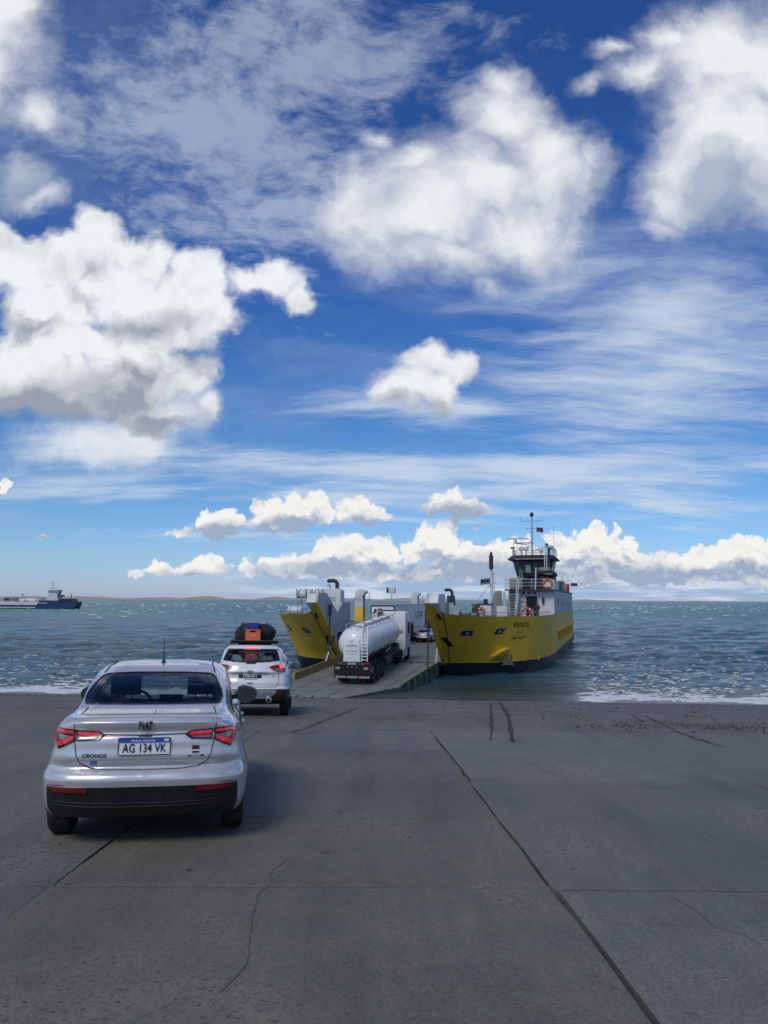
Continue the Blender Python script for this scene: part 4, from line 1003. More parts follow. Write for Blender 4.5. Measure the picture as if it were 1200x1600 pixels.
def build_suv(root, paint, sc, vc, full=True):
    V, F, c_, n_, t_, ar = car_shell(SUV, sc, vc, .86, 3.55, .40, .34, suv_class); bv = bvh_of(V, F); k_ = ~ar
    submesh('body', V, F[k_ & (t_ == 0)], paint, root); submesh('lower_cladding', V, F[k_ & (t_ == 1)], blackp, root)
    submesh('rear_window', V, F[t_ == 2], glass, root); submesh('window_border', V, F[t_ == 3], gloss_black, root); submesh('windscreen', V, F[t_ == 4], glass, root)
    sw = F[t_ == 5]; cc = V[sw].mean(1)
    for s_ in (-1, 1):
        for lo, hi in ((0, 1.12), (1.12, 2.02), (2.02, 5)):
            sel = (np.sign(cc[:,0]) == s_) & (cc[:,1] > lo) & (cc[:,1] < hi)
            if sel.any(): submesh('side_window', V, sw[sel], glass_d, root)
    hb = MB()
    for s_ in (-1, 1):
        for yw in (.86, 3.55): arch_housing(hb, s_*.89, yw, .34, .40, s_)
        wheel(root, s_*.80, .86, .345, .225, s_, full); wheel(root, s_*.80, 3.55, .345, .225, s_, full)
    hb.box(-.70,.70,.4,4.0,.27,.33); hb.build('underbody', blackp, root)
    for s_ in (-1, 1):
        q = lambda pl: [(s_*a, b) for a, b in pl]
        lt = patch('tail_light', q([(.425,1.150),(.55,1.190),(.74,1.218),(.805,1.215),(.815,1.09),(.80,1.035),(.66,1.035),(.545,1.06)]), bv, redlens, root, .004, .012, .05)
        patch('indicator', q([(.55,1.115),(.66,1.115),(.80,1.10),(.80,1.05),(.66,1.05),(.57,1.07)]), bv, clearlens, lt, .017, .003, .05)
        if full: patch('brake_lamp', q([(.67,1.20),(.76,1.205),(.77,1.125),(.69,1.12)]), bv, redglow, lt, .017, .004, .05)
        patch('bumper_reflector', q([(.66,.495),(.78,.505),(.78,.555),(.66,.555)]), bv, redlens, root, .004, .008, .05)
        mirror(root, s_, s_*.93, 2.62, 1.16, gloss_black, .10)
    patch('brake_light_bar', [(-.19,1.558),(.19,1.558),(.16,1.590),(-.16,1.590)], bv, redglow if full else redlens, root, .004, .014, .1)
    ib = MB(); ib.box(-.72,.72,.4,3.2,.36,.42); ib.hexa([(-.68,2.75,.7),(.68,2.75,.7),(.64,3.2,.7),(-.64,3.2,.7),(-.68,2.75,1.12),(.68,2.75,1.12),(.62,3.2,1.1),(-.62,3.2,1.1)]); ib.build('dashboard', interior, root)
    if full:
        seats(root, [(-.38, 1.95), (.38, 1.95)], interior, .46); seats(root, [(-.42, 1.05), (.0, 1.05), (.42, 1.05)], interior, .44)
    return bv
kb = build_suv(kuga, carwhite, [26,20,22,14,12,14,14,8,6,4], [3,5,6,6,4,4,5,7,4,3,5,5,8,5,20,22,8,5,5,4])
patch('bumper_panel', rounded([(-.60,.62),(.60,.62),(.64,.56),(.50,.45),(.40,.415),(-.40,.415),(-.50,.45),(-.64,.56)], .03), kb, mat('satin_silver', (.40,.41,.43), .4, metal=.5), kuga, .004, .012, .06)
for x_ in (-.46, .46):
    MB().lathe([(.0001,.09),(.062,.10),(.062,-.03),(.050,-.032),(.048,.05),(.0001,.05)], 20, 'y', (x_,.0,.385)).build('exhaust_tip', chrome, kuga, smooth=40)
    MB().lathe([(.0001,-.005),(.0475,-.004),(.0475,.045),(.0001,.046)], 16, 'y', (x_,.0,.385)).build('exhaust_bore', seamm, kuga)
seam('window_seal', rounded(K_WIN, .05)+rounded(K_WIN, .05)[:1], kb, .014, gloss_black, kuga, step=.03)
seam('shut_line', [(-.60,.68),(-.655,.76),(-.665,.95),(-.665,1.17),(-.70,1.25)], kb, .005, seamm, kuga); seam('shut_line', [(.60,.68),(.655,.76),(.665,.95),(.665,1.17),(.70,1.25)], kb, .005, seamm, kuga)
seam('shut_line', [(-.60,.682),(0,.676),(.60,.682)], kb, .006, seamm, kuga)
patch('garnish', [(-.41,1.0),(.41,1.0),(.33,1.068),(-.33,1.068)], kb, carwhite, kuga, .004, .014, .06)
seam('shut_line', [(-.42,.998),(.42,.998)], kb, .009, seamm, kuga)
bo = patch('maker_badge', [(.068*math.cos(a), 1.038+.027*math.sin(a)) for a in np.linspace(0, 2*math.pi, 24, endpoint=False)], kb, navy, kuga, .02, .006, .2)
on_body('badge_lettering', 'Ford', .034, 0, 1.038, whiteprint, bo, kb, .0285, shear=.25)
pp = patch('plate_backing', [(-.265,.885),(.265,.885),(.265,.965),(-.265,.965)], kb, blackp, kuga, .003, .006, .1)
kp, ky = flat_plate('number_plate', kb, -.155, .155, .862, .985, whiteprint, kuga, .022)
MB().box(-.145, .145, ky-.0012, ky-.0002, .886, .974).build('plate_field', gloss_black, kp)
flat_text('plate_lettering', 'GGK 057', .076, frame((0, ky-.002, .930), (1,0,0), (0,0,1)), whiteprint, kp, sx=.80, bold=.001)
patch('tailgate_handle', [(-.06,.762),(.07,.762),(.06,.78),(-.05,.78)], kb, blackp, kuga, .003, .012, .1)
on_body('model_badge', 'SEL', .05, .53, .935, steel, kuga, kb, .005, shear=.2)
wb = MB(); h0 = kb.ray_cast(Vector((.0,-3,1.29)), Vector((0,1,0)))[0]; h1 = kb.ray_cast(Vector((.38,-3,1.30)), Vector((0,1,0)))[0]
wb.tube([h0-Vector((0,.015,0)), h1-Vector((0,.012,0))], .012, 6); wb.box(-.11,.11,.10,.17,1.22,1.285); wb.build('rear_wiper', blackp, kuga)
# roof rails, cross bars
for s_ in (-1, 1):
    MB().tube([(s_*.60,.78,1.655),(s_*.605,.90,1.70),(s_*.61,1.5,1.73),(s_*.60,2.2,1.71),(s_*.585,2.36,1.665)], .02, 8).build('roof_rail', steel, kuga, smooth=60)
for y_ in (1.12, 1.95): MB().box(-.60,.60,y_-.04,y_+.04,1.725,1.755).build('cross_bar', blackp, kuga)
KM = kuga.matrix_world
rk = MB(); rk.box(-.55,.55,.95,2.15,1.757,1.775)
for s_ in (-1, 1): rk.tube([(s_*.56,.92,1.775),(s_*.56,2.18,1.775)], .016, 6)
rk.tube([(-.56,.92,1.775),(.56,.92,1.775)], .016, 6); rk.tube([(-.56,.92,1.80),(-.45,.92,1.85),(-.36,.96,2.02)], .012, 6); rk.tube([(.56,.92,1.80),(.50,.94,1.86)], .012, 6)
rt = empty('roof_tray', mat=KM, label='black flat luggage tray strapped across the white off-roader roof rails', cat='roof rack'); rk.build('tray_frame', blackp, rt)
# things on the tray
def puff_box(b0, b1, seed, name, m_, par, lump=.05, n=5):
    bm = bmesh.new(); bmesh.ops.create_cube(bm, size=1); bmesh.ops.subdivide_edges(bm, edges=bm.edges[:], cuts=7, use_grid_fill=True)
    r = np.random.default_rng(seed); A = r.normal(0, 2.6, (6, 3)); ph = r.uniform(0, 6, 6)
    for v in bm.verts:
        p = np.array(v.co)*2; L = (np.abs(p)**n).sum()**(1/n); p = p/L*1.
        p = p*(1+lump*sum(math.sin(A[i] @ p + ph[i]) for i in range(6))/2)
        v.co = [(b0[i]+b1[i])/2 + p[i]*(b1[i]-b0[i])/2 for i in range(3)]
    me = bpy.data.meshes.new(name); bm.to_mesh(me); bm.free(); smooth_by_angle(me, 180); return link_mesh(name, me, m_, par)
tarp = mat('black_canvas', (.016,.018,.024), .7, var=.4, vscale=5, bump=.02, bscale=9)
lb_ = empty('luggage_bag', mat=KM, label='bulging black canvas bag lashed on the roof of the white off-roader', cat='bag')
puff_box((-.53,1.06,1.60), (.50,2.08,2.25), 4, 'bag_shell', tarp, lb_, .045, 2.35)
st_ = MB()
for x_ in (-.34, .26): st_.tube([(x_-.12 if x_ < 0 else x_+.14, 1.04, 1.78), (x_-.04, 1.06, 2.02), (x_, 1.22, 2.20), (x_, 1.6, 2.265), (x_, 2.0, 2.20)], .012, 6)
st_.build('strap', blackp, lb_)
orange = mat('orange_plastic', (.62,.12,.035), .5, var=.08)
oc = empty('plastic_crate', mat=KM, label='orange plastic crate standing at the back of the roof tray', cat='crate')
ob = MB(); x0, x1, y0, y1, z0, z1 = -.215, .15, .86, 1.14, 1.778, 2.055
ob.box(x0,x1,y0,y1,z0,z0+.015); ob.box(x0,x0+.014,y0+.0141,y1-.0141,z0+.016,z1); ob.box(x1-.014,x1,y0+.0141,y1-.0141,z0+.016,z1); ob.box(x0,x1,y1-.014,y1,z0+.016,z1)
ob.box(x0,x1,y0,y0+.014,z0+.016,z1-.075); ob.box(x0,-.095,y0,y0+.014,z1-.0748,z1); ob.box(.03,x1,y0,y0+.014,z1-.0748,z1); ob.box(-.0948,.0298,y0,y0+.014,z1-.035,z1)
ob.box(x0-.008,x1+.008,y0-.008,y0-.0003,z1-.028,z1-.004); ob.build('crate_shell', orange, oc)
flat_text('crate_lettering', 'COLEMAN', .032, frame((-.035,y0-.002,1.90), (1,0,0), (0,0,1)), whiteprint, oc, shear=.2)
bl = empty('plastic_crate', mat=KM, label='dark blue plastic crate wedged above the orange one', cat='crate')
bb = MB(); bb.hexa([(-.155,.92,2.06),(.095,.92,2.06),(.095,1.12,2.06),(-.155,1.12,2.06),(-.17,.90,2.19),(.11,.90,2.19),(.11,1.16,2.19),(-.17,1.16,2.19)]); bb.box(-.178,.118,.893,1.17,2.1905,2.215)
bb.build('crate_shell', mat('blue_plastic', (.018,.06,.32), .45, var=.1), bl, bevel=.008)
# luggage seen through the tailgate glass
for b0, b1, sd, m_, lbl in (((-.58,.52,.90),(-.22,.86,1.44),1, mat('pale_cloth', (.45,.55,.53), .8, var=.3, vscale=9), 'pale green sack behind the left of the tailgate glass'),
                            ((-.18,.40,.90),(.16,.75,1.40),2, mat('coral_cloth', (.55,.16,.12), .8, var=.35, vscale=10), 'coral red bundle in the middle behind the tailgate glass'),
                            ((.20,.45,.90),(.55,.85,1.39),3, mat('khaki_cloth', (.32,.33,.25), .8, var=.3, vscale=9), 'khaki holdall behind the right of the tailgate glass')):
    e_ = empty('travel_bag', mat=KM, label=lbl, cat='bag', group='bags in the boot of the white car'); puff_box(b0, b1, sd, 'bag_shell', m_, e_, .12, 3)
MB().box(-.70,.70,.25,1.0,.80,.88).build('boot_floor', interior, kuga)

# ------------------------------------------------------------------ the yellow ferry with its bow ramp down
FO = Vector((.55, 63.65, 0)); FY = R(-16.5)
FM = Matrix.Translation(FO) @ Matrix.Rotation(FY, 4, 'Z')
ferry = empty('ferry', mat=FM, label='big yellow and white car ferry with its bow ramp lowered on the slipway', cat='ferry')
yellow = mat('yellow_hull', (.80,.485,.030), .52, var=.08, vscale=.7, dirt=(.30,.145,.03), dscale=1.9, damt=.45, streak=True)
boot = mat('dark_boot_top', (.012,.017,.030), .5, var=.3, vscale=1.5, dirt=(.05,.03,.02), dscale=1.5, damt=.3, streak=True)
fwhite = mat('ship_white', (.62,.64,.64), .45, var=.05, vscale=1., dirt=(.36,.27,.17), dscale=1.3, damt=.28, streak=True)
fgrey = mat('ship_grey_wall', (.40,.43,.47), .5, var=.06, vscale=1., dirt=(.25,.20,.15), dscale=1.1, damt=.3, streak=True)
fnavy = mat('wheelhouse_navy', (.018,.026,.040), .4, var=.1)
deckm = mat('deck_green_grey', (.14,.155,.135), .75, var=.25, vscale=2, dirt=(.12,.08,.05), dscale=1.4, damt=.45, bump=.006, bscale=25)
rampm = mat('ramp_plate', (.175,.192,.162), .7, var=.25, vscale=1.1, dirt=(.13,.095,.06), dscale=1.2, damt=.5, bump=.006, bscale=18)
rampg = mat('ramp_green', (.035,.085,.062), .55, var=.25, vscale=2, dirt=(.10,.075,.04), damt=.4)
rampy = mat('ramp_yellow', (.34,.26,.075), .6, var=.2, vscale=2, dirt=(.16,.11,.06), damt=.5)
darkst = mat('dark_steel', (.03,.033,.038), .55, var=.3, vscale=4)
greyst = mat('light_grey_steel', (.42,.44,.45), .5, var=.1, vscale=3, dirt=(.25,.17,.10), dscale=2, damt=.3)
shipglass = mat('bridge_glass', (.045,.065,.07), .06, spec=.9)
paleglass = mat('bridge_glass_painted_glint', (.30,.40,.40), .1, spec=.8)  # paler pane colour stands in for a bright reflection
ringm = mat('lifebuoy_orange', (.65,.10,.03), .5)
ropem = mat('rope', (.30,.27,.2), .9)
rustm = mat('rusty_steel', (.085,.075,.068), .8, var=.35, vscale=5)

# hull: right half is lofted, the left is its mirror
RZ = [-1.6, -.4, .35, .98, 1.02, 2.2, 3.6]
def hull_row(z):
    lo = np.array([(4.25,.6),(5.3,.95),(7.0,1.85),(8.6,2.8),(10.2,4.9),(11.25,7.8),(11.95,13.2),(12.0,20),(12.0,24),(12.0,46),(12.0,50),(11.6,54.5),(10.6,56.2)])
    hi = np.array([(4.40,-5.6),(5.3,-4.2),(7.1,-2.0),(8.9,.9),(10.5,3.9),(11.5,6.9),(12.05,11.2),(12.05,20),(12.05,24),(12.05,46),(12.05,50),(11.7,54.8),(10.8,56.8)])
    zt = np.array([5.80,5.12,4.82,4.75,4.73,4.72,4.74,4.74,4.74,4.71,4.70,4.70,4.70])
    if z <= 1.0:
        k = (1-z)*.22; p = lo.copy(); p[:,0] -= k*np.array([.1,.3,.5,.6,.6,.5,.5,.5,.5,.5,.5,.6,.8]); p[:,1] += k*np.array([3,2.8,2.4,2,1.6,1.0,.6,0,0,0,0,-1,-1.6]); return p, np.full(len(p), z)
    t = (z-1)/(4.75-1); f = t**1.12
    return lo*(1-f)+hi*f, 1+(zt-1)*t
rows = [np.column_stack([*hull_row(z)[0].T, hull_row(z)[1]]) for z in RZ+[4.75]]
G = catmull(np.array(rows), [6,6,6,8,9,6,4,3,6,3,4,4], 1); G = catmull(G, [1,1,1,1,3,3,3], 0)
nv, ns = G.shape[:2]; idx = np.arange(nv*ns).reshape(nv, ns)
HF = np.stack([idx[:-1,:-1], idx[:-1,1:], idx[1:,1:], idx[1:,:-1]], -1).reshape(-1, 4); HV = G.reshape(-1, 3)
hc = HV[HF].mean(1)
kz_ = 1-.30*np.clip((HV[:,1]-6.5)/3.5, 0, 1)
HVL = HV*[-1,1,1]; fl_ = np.clip((HV[:,2]-1)/3.75, 0, 1)*np.clip((14-HV[:,1])/5, 0, 1)
HVL[:,0] = -np.where(HV[:,0] > 6, 6+(HV[:,0]-6)*(1+.24*fl_), HV[:,0]); HVL[:,2] = np.where(HV[:,2] > 1, 1+(HV[:,2]-1)*kz_, HV[:,2]); HFL = HF[:, ::-1]
hullR, hullL = bvh_of(HV, HF), bvh_of(HVL, HFL)
for V_, F_h in ((HV, HF), (HVL, HFL)):
    submesh('hull_side', V_, F_h[hc[:,2] > 1.0], yellow, ferry); submesh('hull_bottom', V_, F_h[hc[:,2] <= 1.0], boot, ferry)
# inner faces of the bow, raked front edges, casing walls
for s_ in (1, -1):
    wl = [(0.55,1.0),(-5.55,5.75),(-5.2,6.5),(-3.4,6.52),(-1.05,5.04),(-.85,5.04),(.35,5.8),(2.3,5.8),(2.45,1.0)]
    MB().prism([(s_*4.25, y, z) for y, z in wl], (s_*.22, 0, 0)).build('bow_wall', fgrey, ferry)
    MB().prism([(s_*4.47, y, z) for y, z in [(-5.48,5.79),(-5.15,6.48),(-2.9,6.48),(-2.9,4.7),(-4.2,5.0)]], (s_*.75, 0, 0)).build('bow_head', fwhite, ferry, bevel=.04)
    fe = MB(); fe.hexa([(s_*4.2,.50,.9),(s_*4.5,.50,.9),(s_*4.5,.72,.9),(s_*4.2,.72,.9),(s_*4.2,-5.64,5.78),(s_*4.6,-5.64,5.80),(s_*4.6,-5.3,5.80),(s_*4.2,-5.3,5.80)]); fe.build('bow_edge', yellow, ferry)
    bvh = hullR if s_ > 0 else hullL
    sm = []
    for u in np.linspace(0, 1, 20):
        z = 1.05+u*4.3; x = 4.75+.25*math.sin(u*2.2)+.30*u
        h = bvh.ray_cast(Vector((s_*x, -20, z)), Vector((0,1,0)))
        if h[0]: sm.append(h[0]-Vector((0,.015,0)))
    MB().tube(sm, .035, 6).build('fender_seam', boot, ferry, smooth=60)
    # openings in the bow plating
    for (cx, cz, w_, h_, sk) in ((4.95,4.75,.22,.42,-.25),(5.0,2.75,.42,.75,-.5)) if s_ > 0 else ((4.95,4.75,.22,.42,.25),(4.9,2.75,.42,.75,.5)):
        patch('bow_opening', [(s_*cx-w_/2+sk*h_/2,cz+h_/2),(s_*cx+w_/2+sk*h_/2,cz+h_/2),(s_*cx+w_/2-sk*h_/2,cz-h_/2),(s_*cx-w_/2-sk*h_/2,cz-h_/2)], bvh, seamm, ferry, .012, .01, .3, start=-20.)
    for (cx, cz, w_, h_, sk) in (((6.55,3.45,.80,.42,.12),(8.75,3.55,.55,.46,.18)) if s_ > 0 else ((7.2,3.45,.80,.42,-.22),(10.0,3.55,.40,.50,-.25))):
        cx = abs(cx)*s_; q_ = lambda k: [(cx-w_*k/2-sk*k,cz-h_*k/2),(cx+w_*k/2-sk*k,cz-h_*k/2),(cx+w_*k/2+sk*k,cz+h_*k/2),(cx-w_*k/2+sk*k,cz+h_*k/2)]
        po = patch('mooring_port', q_(1.), bvh, navy, ferry, .012, .03, .3, start=-20.)
        patch('port_roller', [(cx-.10-.03,cz-.13),(cx+.06-.03,cz-.13),(cx+.12+.03,cz+.02),(cx+.03,cz+.13),(cx-.06,cz+.02)], bvh, greyst, po, .045, .02, .3, start=-20.)
    # anchor pocket and anchor (right bow shows it)
pk = MB(); c0 = hullR.ray_cast(Vector((8.75,-20,1.75)), Vector((0,1,0)))[0]; nrm_ = Vector((.35,-.92,-.15)).normalized()
bs = [Vector((8.35-.75, 0, 1.06)), Vector((8.35-.70,0,1.40)), Vector((8.75-.35,0,1.95)), Vector((8.75+.25,0,2.25)), Vector((8.75+.62,0,2.15)), Vector((8.75+.45,0,1.4)), Vector((8.75,0,1.06))]
ring0 = []
for p in bs:
    h = hullR.ray_cast(Vector((p.x,-20,p.z)), Vector((0,1,0)))[0]; ring0.append((h or Vector((p.x, 2.5, p.z)))+Vector((0,.05,0)))
ring1 = [p*.35 + (c0+Vector((.15,-.75,.10)))*.65 for p in ring0]
n7 = len(bs); pk.add(ring0+ring1, [(i,(i+1) % n7,(i+1) % n7+n7,i+n7) for i in range(n7)]+[tuple(range(n7, 2*n7))]); pk.build('anchor_pocket', yellow, ferry, smooth=30)
an = MB(); ac = c0+Vector((.55,-.62,-.40))
an.tube([ac+Vector((-.10,.15,.75)), ac+Vector((0,0,-.25))], .07, 8)
an.prism([ac+Vector(p) for p in [(-.52,-.05,-.55),(-.34,-.05,-.30),(-.30,-.05,.30),(-.12,-.05,-.15),(.12,-.05,-.15),(.26,-.05,.42),(.36,-.05,-.30),(.46,-.05,-.55),(.2,-.05,-.48),(-.2,-.05,-.48)]], (.04,.16,.0))
o_a = an.build('anchor', rustm, ferry, smooth=30)
# rubbing strakes and ribs along the side
for z0, z1, y0, y1, px_ in ((2.95,3.10,20.5,54,.07),):
    MB().box(12.0,12.24,y0,y1,z0,z1).build('rubbing_strake', yellow, ferry)
for k in range(12): MB().box(12.0,12.2,22.+k*2.4,22.16+k*2.4,1.9,2.945).build('hull_rib', yellow, ferry)
MB().box(11.9,12.11,13.4,15.6,1.1,4.70).build('hull_doubler', yellow, ferry)
MB().box(11.1,11.26,7.55,7.72,.9,1.55).build('hull_fin', yellow, ferry)
rp = patch('boot_patch', [(10.25,-.02),(11.1,.18),(11.25,.42),(10.9,.30),(10.3,.16)], hullR, mat('red_lead', (.20,.045,.03), .7, var=.3), ferry, .01, .01, .3, start=-20.)
# name on the bow
def hull_text(name, txt, size, x, z, **k):
    me = text_mesh(txt, size, **k); q_ = [Vector((v.co.x+x, 0, v.co.y+z)) for v in me.vertices]
    for v, p in zip(me.vertices, q_): v.co = p
    project_mesh(me, hullR, .02, Vector((-.25,.97,0)).normalized(), -20.); return link_mesh(name, me, ink, ferry)
hull_text('ship_name', 'KENOS', .62, 11.15, 4.02, shear=.30, sx=.80, bold=.006)
hull_text('home_port', 'NAV. PROCYT', .27, 11.0, 2.95, shear=.30, bold=.004, sx=.9)
hull_text('small_marking', 'IMO  8527', .16, 11.0, 3.40, sx=.9)
# decks
dk = MB(); dz_ = lambda y: 1.0+(y-.35)*.018
for x_, y0, y1 in ((4.2,.35,6.5),(6.95,6.501,55.4)): dk.hexa([(-x_,y0,dz_(y0)-.2),(x_,y0,dz_(y0)-.2),(x_,y1,dz_(y1)-.2),(-x_,y1,dz_(y1)-.2),(-x_,y0,dz_(y0)),(x_,y0,dz_(y0)),(x_,y1,dz_(y1)),(-x_,y1,dz_(y1))])
dk.build('car_deck', deckm, ferry)
for s_ in (1, -1):
    MB().prism([(s_*x, y, 4.0) for x, y in [(4.48,-1.6),(7.0,.2),(8.6,2.8),(8.9,3.3),(4.48,3.3)]], (0,0,.12)).build('casing_deck', deckm, ferry)
    MB().prism([(s_*x, y, 4.0 if s_ > 0 else 3.3) for x, y in [(8.9,3.31),(11.2,7.6),(11.8,12.5),(11.85,55.8),(7.07,55.8),(7.07,6.61),(4.48,6.61),(4.48,3.31)]], (0,0,.12)).build('casing_deck', deckm, ferry)
    MB().box(s_*7.0-.06, s_*7.0+.06, 6.61, 55.6, 1.0, 4.7 if s_ > 0 else 3.55).build('casing_wall', fgrey, ferry)
    MB().box(*sorted((s_*4.3,s_*4.475)), 2.5, 6.6, 1.02, 3.28).build('casing_wall', fgrey, ferry)
    MB().box(min(s_*4.48,s_*7.06), max(s_*4.48,s_*7.06), 6.41, 6.6, 1.02, 4.0 if s_ > 0 else 3.25).build('casing_end', fgrey, ferry)
    # doorway in the bow wall and its frame
    MB().prism([(s_*4.232, y, z) for y, z in [(-.85,3.35),(.7,3.35),(.7,1.5),(.25,1.5),(-.78,2.35)]], (s_*.03,0,0)).build('wall_doorway', seamm, ferry)
    MB().box(*sorted((s_*4.22, s_*4.245)), -2.2, 2.35, 3.78, 3.84).build('wall_ledge', fgrey, ferry)
MB().prism([(-12.0,55.4,.4),(12.0,55.4,.4),(11,57,.4),(-11,57,.4)], (0,0,1.0)).build('stern_transom', yellow, ferry)
MB().box(-6.9,6.9,55.42,55.6,1.0,2.6).build('stern_gate', darkst, ferry)
# bulwark rail on the left and right bows
def rail_along(s_, ys, zb, h):
    p = [];
    for y in ys:
        x = float(np.interp(y, [-4.2,-2,.9,3.9,6.9,11.2,20,54], [5.3,7.1,8.9,10.5,11.5,12.05,12.05,12.05])); x = 6+(x-6)*1.24 if s_ < 0 and x > 6 else x; p.append((s_*(x-.08), y, zb))
    return p
MB().rail(rail_along(1, np.linspace(-2.5, 11, 10), 4.74, .3), .30, .022, 1, 1.0).build('bow_rail', greyst, ferry)
MB().rail(rail_along(-1, np.linspace(-2.2, 6.5, 8), 4.74, .3), .32, .022, 1, 1.0).build('bow_rail', greyst, ferry)
# ramp
hz_ = 1.0
ramp = MB()
def Rm(x, t):                                 # ramp coordinates: t=0 hinge .. 1 tip
    y = -15.7*t; tip = Vector(FM @ Vector((x, -15.7, 0))); zt = max(float(gz_at(tip.x, tip.y))+.04, .07)
    return Vector((x, y, hz_*(1-t)+zt*t))
A = [Rm(-4.1,0), Rm(-4.1,.66), Rm(-3.6,.82), Rm(-3.55,1.0), Rm(1.7,1.0), Rm(4.1,.73), Rm(4.1,0)]
ramp.add(A+[p-Vector((0,0,.16)) for p in A], [tuple(range(7)), tuple(range(13,6,-1))]+[(i,(i+1) % 7,(i+1) % 7+7,i+7) for i in range(7)])
rp_ = ramp.build('ramp', rampm, ferry)
def beam(p, q, dz0, dz1, th, name, m_, dz2=None, out=1):
    a, b = Vector(p), Vector(q); d = (b-a).normalized(); n_ = Vector((d.y,-d.x,0)).normalized()*th*out
    z0, z1, z2 = Vector((0,0,dz0)), Vector((0,0,dz1)), Vector((0,0,dz1 if dz2 is None else dz2))
    return MB().hexa([a+z0, a+n_+z0, b+n_+z0, b+z0, a+z1, a+n_+z1, b+n_+z2, b+z2]).build(name, m_, rp_)
beam(Rm(4.1,0), Rm(4.1,.73), -.95, .10, .14, 'side_girder', rampg); beam(Rm(4.1,.73), Rm(1.7,1.0), -.75, -.005, .12, 'side_girder', rampg)
beam(Rm(4.08,.0), Rm(4.08,.70), .101, .17, .10, 'girder_edge', rampy)
beam(Rm(-4.1,.66), Rm(-4.1,0), -.5, .52, .14, 'side_girder', rampy)
for k in range(6): beam(Rm(4.25,.08+k*.11), Rm(4.25,.092+k*.11), -.9, .05, .22, 'girder_rib', rampg)
for x_ in (-2.4,-.9,.55,2.0,3.2): beam(Rm(x_,.02), Rm(x_+.0,.97 if x_ < 1.5 else .82), .0, .022, .10, 'grip_strip', rampm)
for k in range(5):
    x0 = -3.4+k*1.02; a, b = Rm(x0,.985), Rm(x0+.9,.985); MB().hexa([a, b, b+Vector((0,-.55,-.10)), a+Vector((0,-.55,-.10)), a+Vector((0,0,.05)), b+Vector((0,0,.05)), b+Vector((0,-.55,-.06)), a+Vector((0,-.55,-.06))]).build('tip_flap', rampm, rp_)
MB().tube([(-4.2,.28,.98),(4.2,.28,.98)], .06, 8).build('hinge_pin', seamm, rp_)
for s_, t0 in ((1,.45),(-1,.50)):             # hanger chains and hydraulic struts
    tp, tf = (Vector((4.05,-3.5,4.1)), .25) if s_ > 0 else (Vector((-4.05,-3.2,5.2)), .22)
    ft = Rm(s_*4.05, tf); MB().tube([tp, tp.lerp(ft,.55), ft], .06, 8).build('ramp_hanger', darkst, ferry)
    MB().lathe([(.14,-.45),(.14,.45)], 10, 'z', tuple(tp)).build('hanger_block', darkst, ferry)
    a, b = (Vector((4.05,.05,3.2)), Rm(4.05,.07)) if s_ > 0 else (Vector((-4.05,-2.5,2.8)), Rm(-4.05,.29))
    MB().tube([a, b], .06, 8).build('ramp_strut', fwhite, ferry); MB().tube([a+(a-b)*.12, a.lerp(b,.25)], .11, 8).build('strut_sleeve', darkst, ferry)
MB().tube([Rm(2.9,.50)+Vector((0,0,1.0)), Rm(4.0,.50)+Vector((0,0,1.05))], .03, 6).build('ramp_strut_tie', darkst, ferry)

# left casing: exhaust trunk, vent, column, poles
tk = MB(); tk.prism([(-6.0,.6,4.1),(-4.55,.6,4.1),(-4.55,.6,6.75),(-4.75,.6,6.95),(-6.0,.6,6.95)], (0,1.0,0)); tk.build('funnel_casing', fwhite, ferry, bevel=.06)
MB().box(-5.5,-5.0,.57,.6,5.9,6.3).build('casing_plate', greyst, ferry)
for s_ in (-1, 1):
    zz = 6.95 if s_ < 0 else 6.4; x_ = -5.15 if s_ < 0 else 4.35; yb = 1.4 if s_ < 0 else 4
    if s_ > 0: MB().box(3.95,4.5,3.8,4.6,5.8,6.4).build('funnel_casing', darkst, ferry)
    k_ = 1. if s_ < 0 else .72
    MB().tube([(x_,yb,zz-.1),(x_,yb,zz+.42*k_),(x_-.10*k_,yb,zz+.60*k_),(x_-.30*k_,yb,zz+.70*k_),(x_-.75*k_,yb,zz+.68*k_),(x_-.86*k_,yb,zz+.60*k_)], [.15*k_+.02]*3+[.15*k_+.02,.15*k_+.02,.14*k_+.02], 12).build('exhaust_pipe', darkst, ferry, smooth=60)
MB().tube([(-5.7,1.2,6.9),(-5.7,1.2,7.15),(-5.76,1.2,7.26),(-5.9,1.2,7.26),(-5.95,1.2,7.18)], .045, 8).build('vent_pipe', darkst, ferry, smooth=60)
MB().rail([(-4.6,4.2,5.8),(-4.6,6.0,5.8)], .4, .025, 2, .9).build('wall_rail', greyst, ferry)
for px_, py_, sc_ in ((-11.0, 25., 1.), (-10.9, 51., 1.)):
    cb = MB(); cb.box(px_-.52, px_+.52, py_, py_+1.0, 3.42, 5.1); cl = cb.build('vent_column', yellow, ferry, bevel=.03)
    MB().prism([(px_-.5,py_+.02,5.101),(px_+.5,py_+.02,5.101),(px_+.5,py_+.02,6.6),(px_+.85,py_+.02,6.9),(px_+.75,py_+.02,7.1),(px_+.1,py_+.02,7.3),(px_-.3,py_+.02,7.15),(px_-.5,py_+.02,6.8)], (0,.96,0)).build('column_head', fwhite, cl, bevel=.05)
    lm = MB(); lm.rail([(px_+.55,py_+.1,5.9),(px_+1.3,py_+.1,5.9)], .9, .03, 2, .7); lm.tube([(px_+.62,py_+.1,3.42),(px_+.62,py_+.1,6.9)], .03, 6); lm.build('column_platform', darkst, cl)
